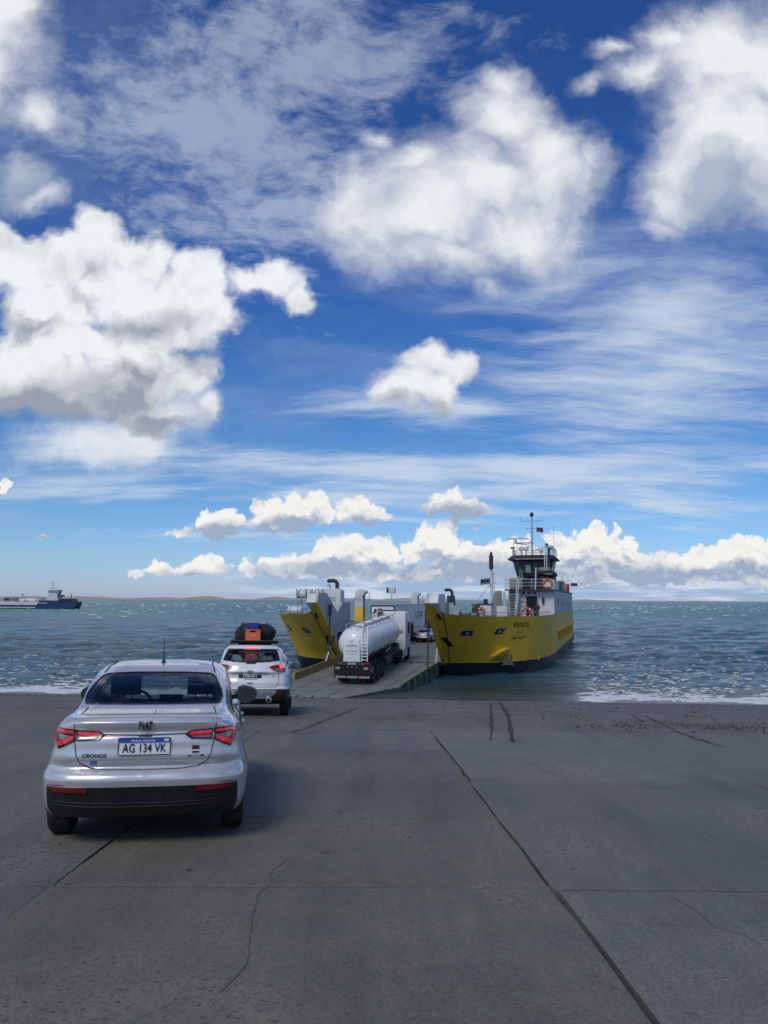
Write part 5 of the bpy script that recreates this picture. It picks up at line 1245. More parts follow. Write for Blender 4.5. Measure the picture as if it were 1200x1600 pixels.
pl0 = MB(); pl0.tube([(-10.7,38,3.42),(-10.7,38,6.9)], .05, 6); pl0.build('light_pole', greyst, ferry); MB().box(-11.1,-10.25,37.8,38.4,6.9,7.7).build('floodlight', fwhite, ferry, bevel=.04); MB().box(-11.4,-11.1,37.85,38.3,6.95,7.65).build('floodlight_back', darkst, ferry)
# right bow gear: winch, posts, boxes, foremast
wn = MB(); wn.lathe([(.34,0),(.34,.1),(.2,.12),(.2,.8),(.34,.82),(.34,.9)], 16, 'x', (5.6,.8,4.75)); wn.box(5.4,6.6,.5,1.2,4.1,4.5); wn.build('mooring_winch', darkst, ferry)
MB().tube([(5.3,2.0,4.1),(4.85,1.6,6.75)], [.10,.06], 8).build('davit_arm', darkst, ferry)
MB().prism([(5.0,1.0,4.1),(5.75,1.0,4.1),(5.55,1.0,5.3),(5.15,1.0,5.6)], (0,.6,0)).build('winch_stand', greyst, ferry)
for x_, y_, h_ in ((6.3,1.6,.9),(6.55,2.4,.8),(7.0,3.,1.0),(7.35,3.4,.75)):
    MB().lathe([(.15,0),(.15,h_-.1),(.24,h_-.08),(.24,h_),(.0001,h_)], 12, 'z', (x_,y_,4.1)).build('bollard', greyst, ferry)
MB().box(5.9,6.9,9.2,10.2,4.12,5.65).build('deck_locker', fwhite, ferry, bevel=.03); MB().box(5.8,7.0,9.1,10.3,5.651,5.72).build('locker_lid', darkst, ferry)
MB().box(7.2,8.2,10.4,11.2,4.12,5.5).build('deck_locker', fwhite, ferry, bevel=.03)
MB().box(5.05,5.7,9.6,10.3,4.12,5.7).build('deck_locker', darkst, ferry, bevel=.03)
for x_, c_m in ((6.35, darkst), (6.75, fwhite)): MB().box(x_-.18,x_+.18,9.5,9.9,5.721,6.15).build('locker_vent', c_m, ferry, bevel=.03)
fm_ = MB(); fm_.tube([(6.82,10.2,4.1),(6.82,10.2,8.9),(6.82,10.2,10.3)], [.15,.11,.08], 10); fmast = fm_.build('foremast', fwhite, ferry, smooth=60)
ml = MB(); ml.lathe([(.16,8.9),(.20,8.95),(.20,10.15),(.12,10.2),(.12,10.45),(.0001,10.5)], 12, 'z', (6.82,10.1,0)); ml.build('mast_lantern', darkst, fmast)
for k in range(9): MB().tube([(6.85,10.2,5.2+k*.42),(7.22,10.2,5.05+k*.42)], .025, 5).build('mast_step', greyst, fmast)
MB().tube([(7.15,10.25,4.6),(7.0,10.25,8.6)], .03, 6).build('mast_ladder_rail', greyst, fmast)
MB().tube([(6.8,10.1,7.6),(5.1,6.8,4.75)], .03, 6).build('mast_stay', greyst, fmast); MB().tube([(6.9,10.3,6.6),(7.6,12,4.6)], .02, 6).build('mast_stay', greyst, fmast)
# stair house and slanted screen
MB().prism([(5.85,14.5,4.12),(7.15,14.5,4.12),(7.15,14.5,6.95),(6.55,14.5,6.95),(5.9,14.5,5.7)], (0,.25,0)).build('slanted_screen', mat('olive_grey', (.22,.235,.20), .6, var=.1), ferry)

# superstructure on the right casing
sup = MB().box(7.45,11.9,18.0,53.0,4.12,7.0).build('superstructure', fwhite, ferry)
MB().box(7.1,12.0,17.2,53.2,7.001,7.16).build('bridge_deck', darkst, ferry)
MB().box(11.905,11.95,18.1,52.9,4.72,6.99).build('side_plating', fgrey, ferry)
for y_, w_, h_ in [(21.2,.0,0)]: MB().lathe([(.20,0),(.26,.01),(.26,.05),(.19,.05),(.19,.02),(.0001,.02)], 18, 'x', (11.95,23.2,5.95)).build('porthole', darkst, ferry)
for y_ in (29.6, 32.4, 38.0, 40.4, 42.8, 45.2, 47.6):
    wf = MB().box(11.95,11.975,y_-.32,y_+.32,5.4,6.35).build('cabin_window', seamm, ferry)
    MB().box(11.9755,11.985,y_-.24,y_+.24,5.48,6.27).build('pane', shipglass, wf)
dr = MB().box(9.15,10.25,17.93,18.0,4.14,6.45).build('doorway', seamm, ferry)
for x0, x1 in ((9.03,9.15),(10.25,10.37)): MB().box(x0,x1,17.90,18.0,4.14,6.45).build('door_frame', greyst, dr)
MB().box(9.03,10.37,17.90,18.0,6.4505,6.57).build('door_frame', greyst, dr)
MB().box(10.72,10.95,17.75,18.0,5.75,6.35).build('wall_lamp', darkst, ferry, bevel=.02)
MB().box(8.5,8.95,17.85,18.0,5.9,6.35).build('wall_cabinet', greyst, ferry, bevel=.02); MB().box(8.5,8.95,17.85,18.0,5.0,5.6).build('wall_cabinet', greyst, ferry, bevel=.02)
for k in range(3): MB().lathe([(.10,0),(.12,.04),(.12,.14),(.0001,.16)], 12, 'y', (8.9+.55*k,17.80,6.78)).build('deck_light', darkst, ferry)
MB().tube([(7.4,17.7,6.5),(8.4,17.7,6.7),(8.55,17.7,6.3),(8.55,17.7,4.3)], .05, 8).build('pipe_run', fwhite, ferry, smooth=60)
# companion stairs in front of the house
stx = (7.50, 8.50)
for k in range(10):
    z_ = 4.35+k*.285; y_ = 14.9+k*.28; MB().box(stx[0]+.05,stx[1]-.05,y_,y_+.34,z_,z_+.05).build('stair_tread', greyst, ferry)
for x_ in stx:
    MB().hexa([(x_-.04,14.7,4.12),(x_+.04,14.7,4.12),(x_+.04,15.1,4.12),(x_-.04,15.1,4.12),(x_-.04,17.6,6.95),(x_+.04,17.6,6.95),(x_+.04,17.9,6.95),(x_-.04,17.9,6.95)]).build('stair_stringer', greyst, ferry)
    MB().tube([(x_,14.8,5.1),(x_,17.6,7.95)], .035, 6).build('stair_handrail', fwhite, ferry)
MB().box(7.5,8.5,17.9,17.99,4.12,6.99).build('stair_back', mat('stair_grey', (.16,.17,.18), .6), ferry)
MB().box(7.22,7.44,14.9,15.2,4.12,6.9).build('stair_post', fwhite, ferry)
# rails of the bridge deck and of the lower deck
MB().rail([(7.15,22,7.16),(7.15,17.3,7.16),(11.1,17.3,7.16)], 1.0, .02, 3, 1.2).build('bridge_rail', fwhite, ferry)
MB().rail([(8.6,14.2,4.12),(8.6,16.2,4.12),(8.6,14.2,4.12),(11.7,14.2,4.12)], 1.15, .022, 3, 1.4).build('deck_rail', fwhite, ferry)
MB().tube([(8.45,14.0,4.12),(8.75,14.0,8.2)], .05, 8).build('flag_pole', fwhite, ferry); MB().tube([(10.15,17.2,7.1),(10.25,17.2,9.3)], .07, 8).build('deck_post', fwhite, ferry)
MB().tube([(8.8,14.6,8.3),(9.3,17.4,8.2)], .03, 6).build('stay_bar', fwhite, ferry); MB().tube([(8.6,17.3,8.2),(8.65,17.3,9.4),(8.9,17.3,8.2)], .03, 6).build('stay_bar', fwhite, ferry)
MB().box(7.3,8.6,19.6,20.6,7.17,8.35).build('deck_locker', mat('olive_grey'  , (.22,.235,.20), .6), ferry, bevel=.03)
MB().box(11.1,11.9,17.3,17.45,7.17,8.1).build('bridge_bulwark', fwhite, ferry); MB().box(11.85,11.99,17.3,24,7.17,8.1).build('bridge_bulwark', fwhite, ferry)
# wheelhouse: narrow foot, windows leaning out, broad roof
def octo(cx, cy, hx, hy, ch, z): return [(cx-hx+ch,cy-hy,z),(cx+hx-ch,cy-hy,z),(cx+hx,cy-hy+ch,z),(cx+hx,cy+hy-ch,z),(cx+hx-ch,cy+hy,z),(cx-hx+ch,cy+hy,z),(cx-hx,cy+hy-ch,z),(cx-hx,cy-hy+ch,z)]
wc = (9.95, 23.4)
def loft8(levels, m_, name, par):
    b = MB(); vs = [p for l in levels for p in l]; n8 = 8
    fs = [(i*8+k, i*8+(k+1) % 8, i*8+8+(k+1) % 8, i*8+8+k) for i in range(len(levels)-1) for k in range(8)]+[tuple(range(7,-1,-1)), tuple((len(levels)-1)*8+k for k in range(8))]
    return b.add(vs, fs).build(name, m_, par)
loft8([octo(*wc,1.55,1.7,.5,7.16), octo(*wc,1.6,1.75,.5,8.35), octo(*wc,1.72,1.9,.6,8.60)], fnavy, 'wheelhouse_base', ferry)
wh = loft8([octo(*wc,1.72,1.9,.6,8.601), octo(*wc,2.12,2.35,.72,10.25)], fnavy, 'wheelhouse', ferry)
loft8([octo(*wc,2.2,2.45,.75,10.251), octo(*wc,2.62,2.9,.85,10.32), octo(*wc,2.58,2.86,.85,10.42), octo(*wc,2.2,2.45,.75,10.80)], fnavy, 'wheelhouse_roof', wh)
lo8, hi8 = octo(*wc,1.72,1.9,.6,8.601), octo(*wc,2.12,2.35,.72,10.25); ctr = Vector((*wc, 9.4))
def wwin(i, u0, u1, v0=.18, v1=.90, m_=shipglass, off=.03):
    a, b, c, d = Vector(lo8[i]), Vector(lo8[(i+1) % 8]), Vector(hi8[(i+1) % 8]), Vector(hi8[i])
    P_ = lambda u, v: (a.lerp(b, u)).lerp(d.lerp(c, u), v)
    n_ = (b-a).cross(d-a).normalized(); n_ = n_ if n_.dot(a-ctr) > 0 else -n_
    MB().prism([P_(u,v)+n_*.002 for u, v in ((u0,v0),(u1,v0),(u1,v1),(u0,v1))], n_*off).build('bridge_window', m_, wh)
wwin(0,.02,.45); wwin(0,.22,.43,.24,.72,paleglass,.035); wwin(0,.52,.72); wwin(0,.76,.98); wwin(1,.08,.92); wwin(2,.05,.32); wwin(2,.36,.64); wwin(2,.68,.95); wwin(7,.08,.92); wwin(6,.05,.5); wwin(6,.54,.95); wwin(3,.1,.9); wwin(4,.1,.9); wwin(5,.1,.9)  # pale panel: reflection painted over the first pane
for k in range(3): MB().tube([(12.13-.25+.0*k,22.2+k*.9,8.75),(12.20,22.2+k*.9,10.2)], .035, 6).build('window_mullion', fwhite, wh)
# roof of the wheelhouse: rails, radar mast, domes, aerials
MB().rail([(7.9,21.1,10.8),(12.0,21.1,10.8),(12.2,25.6,10.8),(7.7,25.6,10.8),(7.9,21.1,10.8)], .75, .025, 3, .7).build('monkey_rail', fwhite, wh)
mm = MB(); mm.tube([(9.7,24,10.8),(9.7,24,13.2),(9.7,24,15.5)], [.13,.10,.06], 8); mast = mm.build('radar_mast', greyst, wh, smooth=60)
MB().tube([(8.5,24,15.15),(8.5,24,14.72),(10.9,24,14.72),(10.9,24,15.15)], .04, 6).build('mast_yard', greyst, mast); MB().tube([(9.0,24,13.9),(10.3,24,13.9)], .035, 6).build('mast_yard', greyst, mast)
MB().lathe([(.16,15.2),(.20,15.25),(.20,15.55),(.13,15.6),(.0001,15.7)], 10, 'z', (9.7,24,0)).build('masthead_light', darkst, mast)
MB().box(6.9,9.3,23.85,24.1,12.72,12.86).build('radar_scanner', fwhite, mast); MB().box(7.75,9.65,23.8,24.2,12.25,12.36).build('radar_platform', greyst, mast); MB().tube([(7.9,24,12.36),(7.9,24,12.7)], .12, 8).build('radar_motor', fwhite, mast); MB().tube([(9.7,24,12.0),(8.0,24,12.25)], .05, 6).build('mast_bracket', greyst, mast)
MB().box(8.95,9.5,23.8,24.2,11.75,11.86).build('mast_horn', greyst, mast); MB().tube([(9.7,24,11.4),(11.2,24,11.85)], .05, 6).build('mast_bracket', greyst, mast); MB().lathe([(.11,0),(.16,.08),(.16,.32),(.0001,.4)], 10, 'z', (11.25,24,11.85)).build('search_light', darkst, mast)
for (x_, y_, r_, h_) in ((8.7,22.2,.30,.55),(9.2,22.6,.24,.6),(10.7,23.0,.24,.4),(11.7,22.3,.26,.55)):
    MB().lathe([(.08,10.8),(.08,10.8+h_),(r_,10.85+h_),(r_,11.05+h_),(r_*.8,11.2+h_),(.0001,11.28+h_)], 14, 'z', (x_,y_,0)).build('antenna_dome', fwhite, wh, smooth=50)
for (x_, y_, h_) in ((8.0,21.3,1.9),(8.35,21.4,1.6),(11.3,22.6,1.4),(12.0,24.5,3.4),(10.3,21.6,1.2),(9.9,22,1.0)):
    MB().tube([(x_,y_,10.8),(x_,y_,10.8+h_)], .022, 5).build('whip_aerial', darkst if h_ > 1.5 else greyst, wh)
MB().box(11.4,12.1,21.4,22.0,11.55,11.8).build('signal_box', greyst, wh, bevel=.03); MB().box(7.7,8.1,21.2,21.6,11.5,11.7).build('signal_box', darkst, wh, bevel=.03)
for x_ in (10.85, 11.05): MB().tube([(x_,20.3,8.9),(x_,20.5,10.9)], .05, 6).build('crane_post', fwhite, ferry)
MB().tube([(11.25,20.2,8.4),(11.25,20.5,11.5)], [.12,.10], 8).build('crane_jib', darkst, ferry)
# small rescue boat on its cradle beside the wheelhouse
rbt = empty('rescue_boat', mat=FM, label='grey covered rescue boat on a cradle beside the dark wheelhouse', cat='boat')
puff_box((10.3,18.5,8.35), (12.2,20.6,9.05), 8, 'boat_hull', fnavy, rbt, .04, 2.6); puff_box((10.25,18.6,8.75), (11.6,20.4,9.45), 9, 'boat_cover', mat('grey_cover', (.20,.205,.19), .8, var=.2), rbt, .08, 2.6)
crd = MB()
for y_ in (18.9, 20.1): crd.box(10.5,12.0,y_-.08,y_+.08,7.17,8.45)
crd.build('boat_cradle', darkst, ferry)
MB().box(11.2,11.7,17.6,18.1,7.17,7.75).build('deck_locker', darkst, ferry)
# after end of the superstructure: funnel, rafts
MB().box(9.2,11.5,40,49,7.17,7.9).build('engine_casing', fwhite, ferry, bevel=.05); MB().box(9.8,11.3,43,47,7.901,8.7).build('engine_casing', fwhite, ferry, bevel=.08); MB().box(11.0,11.95,30,34,7.17,8.3).build('deck_locker', mat('dark_green', (.02,.10,.09), .5), ferry, bevel=.06)
for y_ in (37, 47.5): MB().box(11.35,11.85,y_,y_+.9,7.17,8.35).build('fire_box', mat('box_red', (.42,.06,.035), .5), ferry, bevel=.04)
MB().tube([(11.2,43,8.7),(11.2,43,9.3),(11.5,43,9.35)], .05, 6).build('vent_pipe', greyst, ferry); MB().box(11.95,12.8,50.5,51.4,8.1,8.5).build('side_light', darkst, ferry)

# life rafts in white canisters on the left bow
def raft(x, y, z, ln, r_, label):
    e_ = empty('life_raft', mat=FM, label=label, cat='life raft', group='life raft canisters on the left bow of the yellow ferry')
    q_ = [(0.0001,0),(r_*.6,.02),(r_*.93,.12),(r_,.28),(r_,ln/2-.03),(r_*1.04,ln/2-.03),(r_*1.04,ln/2+.03),(r_,ln/2+.03),(r_,ln-.28),(r_*.93,ln-.12),(r_*.6,ln-.02),(.0001,ln)]
    MB().lathe(q_, 18, 'x', (x, y, z)).build('canister', mat('raft_white', (.66,.68,.67), .45, var=.06), e_, smooth=40)
    for k in (.25, .75): MB().lathe([(r_*1.02,-.03),(r_*1.05,-.02),(r_*1.05,.02),(r_*1.02,.03)], 18, 'x', (x+ln*k, y, z)).build('band', darkst, e_)
raft(-10.9,4.2,5.02,1.45,.42,'lowest white life raft canister near the rail of the left bow')
raft(-11.3,7.2,6.55,1.5,.44,'upper white life raft canister, outermost on its rack')
raft(-9.6,7.2,6.55,1.2,.44,'upper white life raft canister, innermost on its rack')
raft(-9.1,5.2,5.02,1.3,.40,'lower white life raft canister behind the rack posts')
rkk = MB()
for x_ in (-11.1,-10.2,-9.5,-8.9,-8.5):
    for y_ in (6.6,7.8): rkk.tube([(x_,y_,3.4),(x_,y_,7.0)], .06, 6)
for z_ in (4.55,6.05): rkk.box(-11.3,-8.3,6.6,6.72,z_,z_+.08); rkk.box(-11.3,-8.3,7.7,7.82,z_,z_+.08)
for x_ in (-10.9,-9.6): rkk.box(x_,x_+.1,3.8,4.6,4.1,4.6); rkk.box(x_+1.0,x_+1.1,3.8,5.6,4.1,4.6)
rkk.build('raft_rack', greyst, ferry)
# lifebuoys and flags hang on the ship: things of their own
def buoy(x, y, z, label, r_=.42):
    e_ = empty('lifebuoy', mat=FM, label=label, cat='lifebuoy', group='orange lifebuoys on the yellow ferry')
    ring = [(x+r_*math.cos(a), y, z+r_*math.sin(a)) for a in np.linspace(0, 2*math.pi, 24, endpoint=False)]
    MB().tube(ring, .10, 8, closed=True).build('ring', ringm, e_, smooth=60)
    for k in range(4):
        a = math.pi/4+k*math.pi/2; MB().tube([(x+r_*math.cos(a-.12), y, z+r_*math.sin(a-.12)), (x+r_*math.cos(a+.12), y, z+r_*math.sin(a+.12))], .108, 8).build('band', whiteprint, e_)
buoy(9.55,14.1,4.85,'large orange lifebuoy on the rail before the dark doorway',.46)
buoy(11.35,17.15,7.75,'orange lifebuoy on the upper bridge deck bulwark',.42)
buoy(6.05,9.05,5.1,'small orange lifebuoy on the locker by the foremast',.24)
def flag(pts, cols, label, par_name='flag'):
    e_ = empty('flag', mat=FM, label=label, cat='flag')
    a, b, w_, h_ = pts; n_ = 8
    for j, (f0, f1, m_) in enumerate(cols):
        vs = []
        for i in range(n_+1):
            t = i/n_; wv = .10*math.sin(t*7+.6)*t
            for f in (f0, f1): vs.append((a[0]+w_*t, a[1]+wv, a[2]-h_*f-.22*h_*t*t))
        o_ = MB().add(vs, [(2*i,2*i+2,2*i+3,2*i+1) for i in range(n_)]).build('flag_stripe', m_, e_, smooth=180); solidify(o_, .012)
flag(((6.68,10.2,8.05),0,-.90,.52), ((0,.72,navy),(.72,.86,mat('flag_yellow',(.5,.38,.04),.7)),(.86,1,navy)), 'dark blue house flag with yellow edge flying from the foremast')
flag(((9.72,24,14.0),0,.72,.50), ((0,.5,navy),(.5,1,mat('flag_red',(.40,.02,.025),.7))), 'small red and dark blue flag on the radar mast')
MB().tube([(10.2,24,14.7),(10.2,24,13.3)], .012, 5).build('flag_halyard', greyst, mast)
for o_ in ferry.children:
    if o_.name.startswith('wheelhouse'): o_.location.x = -.45
# a crew member by the doorway
def person(loc, h, top, leg, skin, hair, label, helmet=None):
    e_ = empty('person', mat=loc, label=label, cat='person'); k = h/1.75
    J = {'pel':(0,0,.95),'chest':(0,0,1.30),'neck':(0,0,1.48),'hipL':(-.09,0,.92),'kneeL':(-.10,-.02,.50),'ankL':(-.10,0,.09),'toeL':(-.10,-.14,.04),'hipR':(.09,0,.92),'kneeR':(.10,-.02,.50),'ankR':(.10,0,.09),'toeR':(.10,-.14,.04),'shL':(-.18,0,1.42),'elL':(-.24,0,1.14),'wrL':(-.22,-.10,.92),'shR':(.18,0,1.42),'elR':(.24,0,1.14),'wrR':(.18,-.2,1.0)}
    rad_ = {'pel':.13,'chest':.16,'neck':.06,'hipL':.095,'kneeL':.07,'ankL':.05,'toeL':.04,'hipR':.095,'kneeR':.07,'ankR':.05,'toeR':.04,'shL':.07,'elL':.05,'wrL':.04,'shR':.07,'elR':.05,'wrR':.04}
    ed = [('pel','chest'),('chest','neck'),('pel','hipL'),('hipL','kneeL'),('kneeL','ankL'),('ankL','toeL'),('pel','hipR'),('hipR','kneeR'),('kneeR','ankR'),('ankR','toeR'),('chest','shL'),('shL','elL'),('elL','wrL'),('chest','shR'),('shR','elR'),('elR','wrR')]
    ks = list(J); me = bpy.data.meshes.new('body'); me.from_pydata([tuple(c*k for c in J[q_]) for q_ in ks], [(ks.index(a), ks.index(b)) for a, b in ed], [])
    o = link_mesh('body', me, [leg], e_); sk = o.modifiers.new('skin', 'SKIN'); sb = o.modifiers.new('sub', 'SUBSURF'); sb.levels = sb.render_levels = 1
    for i, q_ in enumerate(ks): me.skin_vertices[0].data[i].radius = (rad_[q_]*k,)*2
    me.skin_vertices[0].data[0].use_root = True
    MB().ell((0,-.02*k,1.63*k),(.085*k,.10*k,.125*k)).ell((0,-.12*k,1.62*k),(.016*k,.025*k,.03*k),8,6).build('head', skin, e_, smooth=180)
    MB().ell((0,.0,1.68*k),(.10*k,.115*k,.10*k)).build('hair', hair, e_, smooth=180)
    v_ = MB(); v_.lathe([(.17*k,.90*k),(.175*k,1.1*k),(.205*k,1.32*k),(.18*k,1.43*k),(.07*k,1.50*k)], 14, 'z'); j_ = v_.build('jacket', top, e_, smooth=60); j_.scale = (1.05,.75,1)
    for s_ in (-1, 1):
        w_ = Vector(J['wrR' if s_ > 0 else 'wrL'])*k; hb_ = MB(); hb_.ell(tuple(w_+Vector((0,-.03,-.05))*k), (.035*k,.03*k,.05*k), 8, 6)
        for f in range(4): hb_.tube([w_+Vector(((f-1.5)*.017,-.035,-.085))*k, w_+Vector(((f-1.5)*.018,-.05,-.125+.006*abs(f-1.5)))*k, w_+Vector(((f-1.5)*.018,-.04,-.15))*k], .008*k, 5)
        hb_.tube([w_+Vector((-s_*.03,-.04,-.05))*k, w_+Vector((-s_*.045,-.06,-.09))*k], .009*k, 5); hb_.build('hand', skin, e_, smooth=60)
skin = mat('skin', (.42,.26,.19), .6); dhair = mat('dark_hair', (.02,.016,.013), .7)
person(FM @ Matrix.Translation((10.35,16.6,4.12)), 1.72, mat('work_jacket', (.03,.035,.055), .8), mat('work_trousers', (.025,.028,.04), .8), skin, dhair, 'crew member in dark work clothes standing by the ferry doorway')

# ------------------------------------------------------------------ vehicles going aboard
twhite = mat('tank_white', (.80,.81,.80), .38, var=.03, vscale=1.5, dirt=(.5,.47,.42), dscale=1.4, damt=.22, coat=.3)
TY = -12.8; th_ = R(-TY); hv = Vector((math.sin(th_), math.cos(th_), 0)); T0 = Vector((-2.10, 52.4, .36))
tr = place_car('tanker_trailer', tuple(T0), TY, .055, label='white bulk tank trailer with a ladder on its back, climbing the ferry ramp', cat='trailer')
def ring_e(y, rx, rz, zc, n=36, flat=0): return [(rx*math.cos(2*math.pi*k/n), y, zc+rz*math.sin(2*math.pi*k/n)) for k in range(n)]
lv = []
for y, s_ in [(.10,.001),(.13,.30),(.22,.55),(.38,.76),(.60,.90),(.85,.97),(1.15,1.),(3.,1.),(5.5,1.),(8.,1.),(10.2,1.),(10.55,.96),(10.8,.86),(10.98,.68),(11.08,.4),(11.12,.001)]: lv.append(ring_e(y, 1.18*s_, 1.14*s_, 2.62))
tb = MB(); n_ = 36; tb.add([p for l in lv for p in l], [(i*n_+k,i*n_+(k+1) % n_,(i+1)*n_+(k+1) % n_,(i+1)*n_+k) for i in range(len(lv)-1) for k in range(n_)])
tank = tb.build('tank', twhite, tr, smooth=60)
for y in (1.15, 3.0, 5.3, 7.6, 10.2):
    MB().tube(ring_e(y, 1.185, 1.145, 2.62), .014, 6, closed=True).build('weld_band', twhite, tank, smooth=60)
for y in (2.4, 4.9, 7.4, 9.6):
    MB().lathe([(.34,3.65),(.34,3.80),(.30,3.84),(.10,3.88),(.0001,3.89)], 18, 'z', (0,y,0)).build('hatch', twhite, tank, smooth=40)
    MB().tube([(-.3,y+.1,3.86),(-.3,y+.1,3.98),(.3,y+.1,3.98),(.3,y+.1,3.86)], .02, 6).build('hatch_handle', greyst, tank)
for y in (2.4, 4.9, 7.4):                     # discharge cones under the tank
    MB().lathe([(.20,.85),(.30,1.0),(.95,1.62),(1.0,1.9)], 16, 'z', (0,y,0)).build('discharge_cone', darkst, tank, smooth=40)
MB().box(-.42,.42,1.0,10.4,3.735,3.775).build('roof_walkway', greyst, tr)
for x_ in (-.62, .62):
    rl = MB(); rl.tube([(x_,.9,3.58),(x_,.95,3.92),(x_,10.4,3.92),(x_,10.55,3.58)], .028, 6)
    for k in range(9): rl.tube([(x_*1.12,.98+k*1.17,3.5),(x_,.98+k*1.17,3.92)], .022, 5)
    rl.build('roof_rail', greyst, tr, smooth=60)
MB().tube([(.62,10.3,3.92),(.72,10.9,4.03),(.8,11.3,4.3)], .03, 6).build('rail_arm', greyst, tr)
for x_ in (-.22, 0, .22): MB().lathe([(.05,0),(.05,.10),(.07,.10),(.07,.16),(.0001,.17)], 10, 'z', (x_,.66,3.48)).build('valve_cap', darkst, tr)
MB().hexa([(-.60,.02,1.52),(.58,.02,1.52),(.58,.62,1.52),(-.60,.62,1.52),(-.53,.10,3.02),(.51,.10,3.02),(.51,.6,3.02),(-.53,.6,3.02)]).build('rear_panel', twhite, tr, bevel=.02)
def ptext(t, z, size, m_=mat('grey_print', (.10,.11,.13), .5), x=0, **k):
    y = .02+(z-1.52)/1.50*.08-.006; flat_text('panel_lettering', t, size, frame((x-.01, y, z), (1,0,0), (0,.053,1)), m_, tr, **k)
for i, ch in enumerate('TRANSPORTE'):
    a = (i-4.5)*.082; ptext(ch, 2.60-.55*a*a, .15, x=a, bold=.003)
ptext('EL', 2.44, .13); ptext('Ramoncito', 2.24, .20, shear=.25); ptext('COM. RIVADAVIA', 2.02, .10); ptext('62', 2.86, .17, bold=.004)
ld = MB()
for x_ in (.70, 1.08): ld.tube([(x_,.03,1.55),(x_,.05,3.0),(x_-.06,.36,3.62),(x_-.10,.8,3.92)], .032, 6)
ladder = ld.build('ladder', twhite, tr, smooth=60)
for k in range(7): MB().tube([(.70,.03,1.66+k*.22),(1.08,.03,1.66+k*.22)], .024, 6).build('rung', twhite, ladder)
MB().box(-1.26,1.26,.02,.12,1.28,1.50).build('light_board', darkst, tr)
MB().box(-1.24,1.24,.05,.12,.64,1.279).build('rear_apron', seamm, tr)
ub = MB().box(-1.27,1.27,.0,.12,.42,.60).build('underride_bar', darkst, tr)
stripe = mat('stripe_white', (.62,.60,.56), .4); rstripe = mat('stripe_red', (.30,.03,.03), .4)
for k in range(21):
    x = -1.22+k*.116; MB().prism([(x,-.004,.445),(x+.058,-.004,.445),(x+.10,-.004,.575),(x+.042,-.004,.575)], (0,.003,0)).build('stripe', stripe if k % 7 else rstripe, ub)
for s_ in (-1, 1):
    for k in range(4):
        x = s_*(1.17-k*.135); MB().box(x-.055,x+.055,-.015,.02,1.325,1.455).build('tail_light', redlens if k < 3 else clearlens, tr, bevel=.012)
    MB().box(s_*.98-.15,s_*.98+.15,-.006,.05,1.02,1.17).build('side_plate', greyst, tr); MB().box(s_*.98-.11,s_*.98+.11,-.010,-.0062,1.07,1.11).build('plate_print', ink, tr)
    MB().box(min(s_*.62,s_*.78),max(s_*.62,s_*.78),.2,11.4,1.02,1.24).build('chassis_rail', darkst, tr)
MB().box(-.28,.28,-.006,.02,1.34,1.45).build('number_plate', mat('plate_grey', (.45,.46,.48), .4), tr)
for x_ in (-.3, 0, .3): MB().lathe([(.035,0),(.035,.02),(.0001,.025)], 10, 'y', (x_,.03,1.18)).build('marker_light', greyst, tr)
def big_wheel(par, x, y, s_, dual=True, r=.52):
    b = MB(); h = .30 if dual else .19
    b.lathe([(r*.55,-h*.92),(r*.85,-h),(r*.97,-h*.9),(r,-h*.7),(r,-h*.12),(r*.9,-h*.05),(r*.9,h*.05),(r,h*.12),(r,h*.7),(r*.97,h*.9),(r*.85,h),(r*.55,h*.92)], 30, 'x')
    w_ = b.build('wheel', rubber, par, smooth=50); w_.location = (x, y, r)
    rm = MB(); rm.lathe([(r*.56,h*.9*s_),(r*.5,h*.5*s_),(r*.26,h*.42*s_),(r*.24,h*.8*s_),(.0001,h*.82*s_)], 20, 'x'); rm.build('rim', steel, w_, smooth=40)
for y in (1.35, 2.70, 4.05):
    for s_ in (-1, 1):
        big_wheel(tr, s_*.96, y, s_)
        MB().add([(s_*.62+q_*s_*.66, y+.64*math.cos(a), .52+.64*math.sin(a)) for a in np.linspace(.25, math.pi-.25, 9) for q_ in (0, 1)], [(2*i,2*i+1,2*i+3,2*i+2) for i in range(8)]).build('mudguard', darkst, tr, smooth=60)
        if s_ > 0: MB().box(1.0,1.26,y-.68,y-.655,.25,.75).build('mud_flap', darkst, tr)
    MB().tube([(-.9,y,.52),(.9,y,.52)], .08, 8).build('axle', darkst, tr)
tl = MB()
for k in range(7): tl.tube([(1.02,4.8+k*.75,1.75),(1.14,5.1+k*.75,1.2),(1.1,5.2+k*.75,.95)], .05, 6)
tl.tube([(1.16,4.6,1.15),(1.16,9.6,1.15)], .07, 8); tl.build('hose_rack', darkst, tr)
MB().box(-1.2,-.8,5.2,8.4,.6,1.15).build('hose_box', darkst, tr, bevel=.03); MB().box(.85,1.2,5.4,7.0,.65,1.1).build('hose_box', darkst, tr, bevel=.03)
MB().tube([(1.24,5.,1.62),(1.24,6.6,1.80)], .03, 6).build('side_bar', greyst, tr)
for s_ in (-1, 1): MB().box(s_*.75-.07,s_*.75+.07,8.9,9.05,.25,1.05).build('landing_leg', darkst, tr)
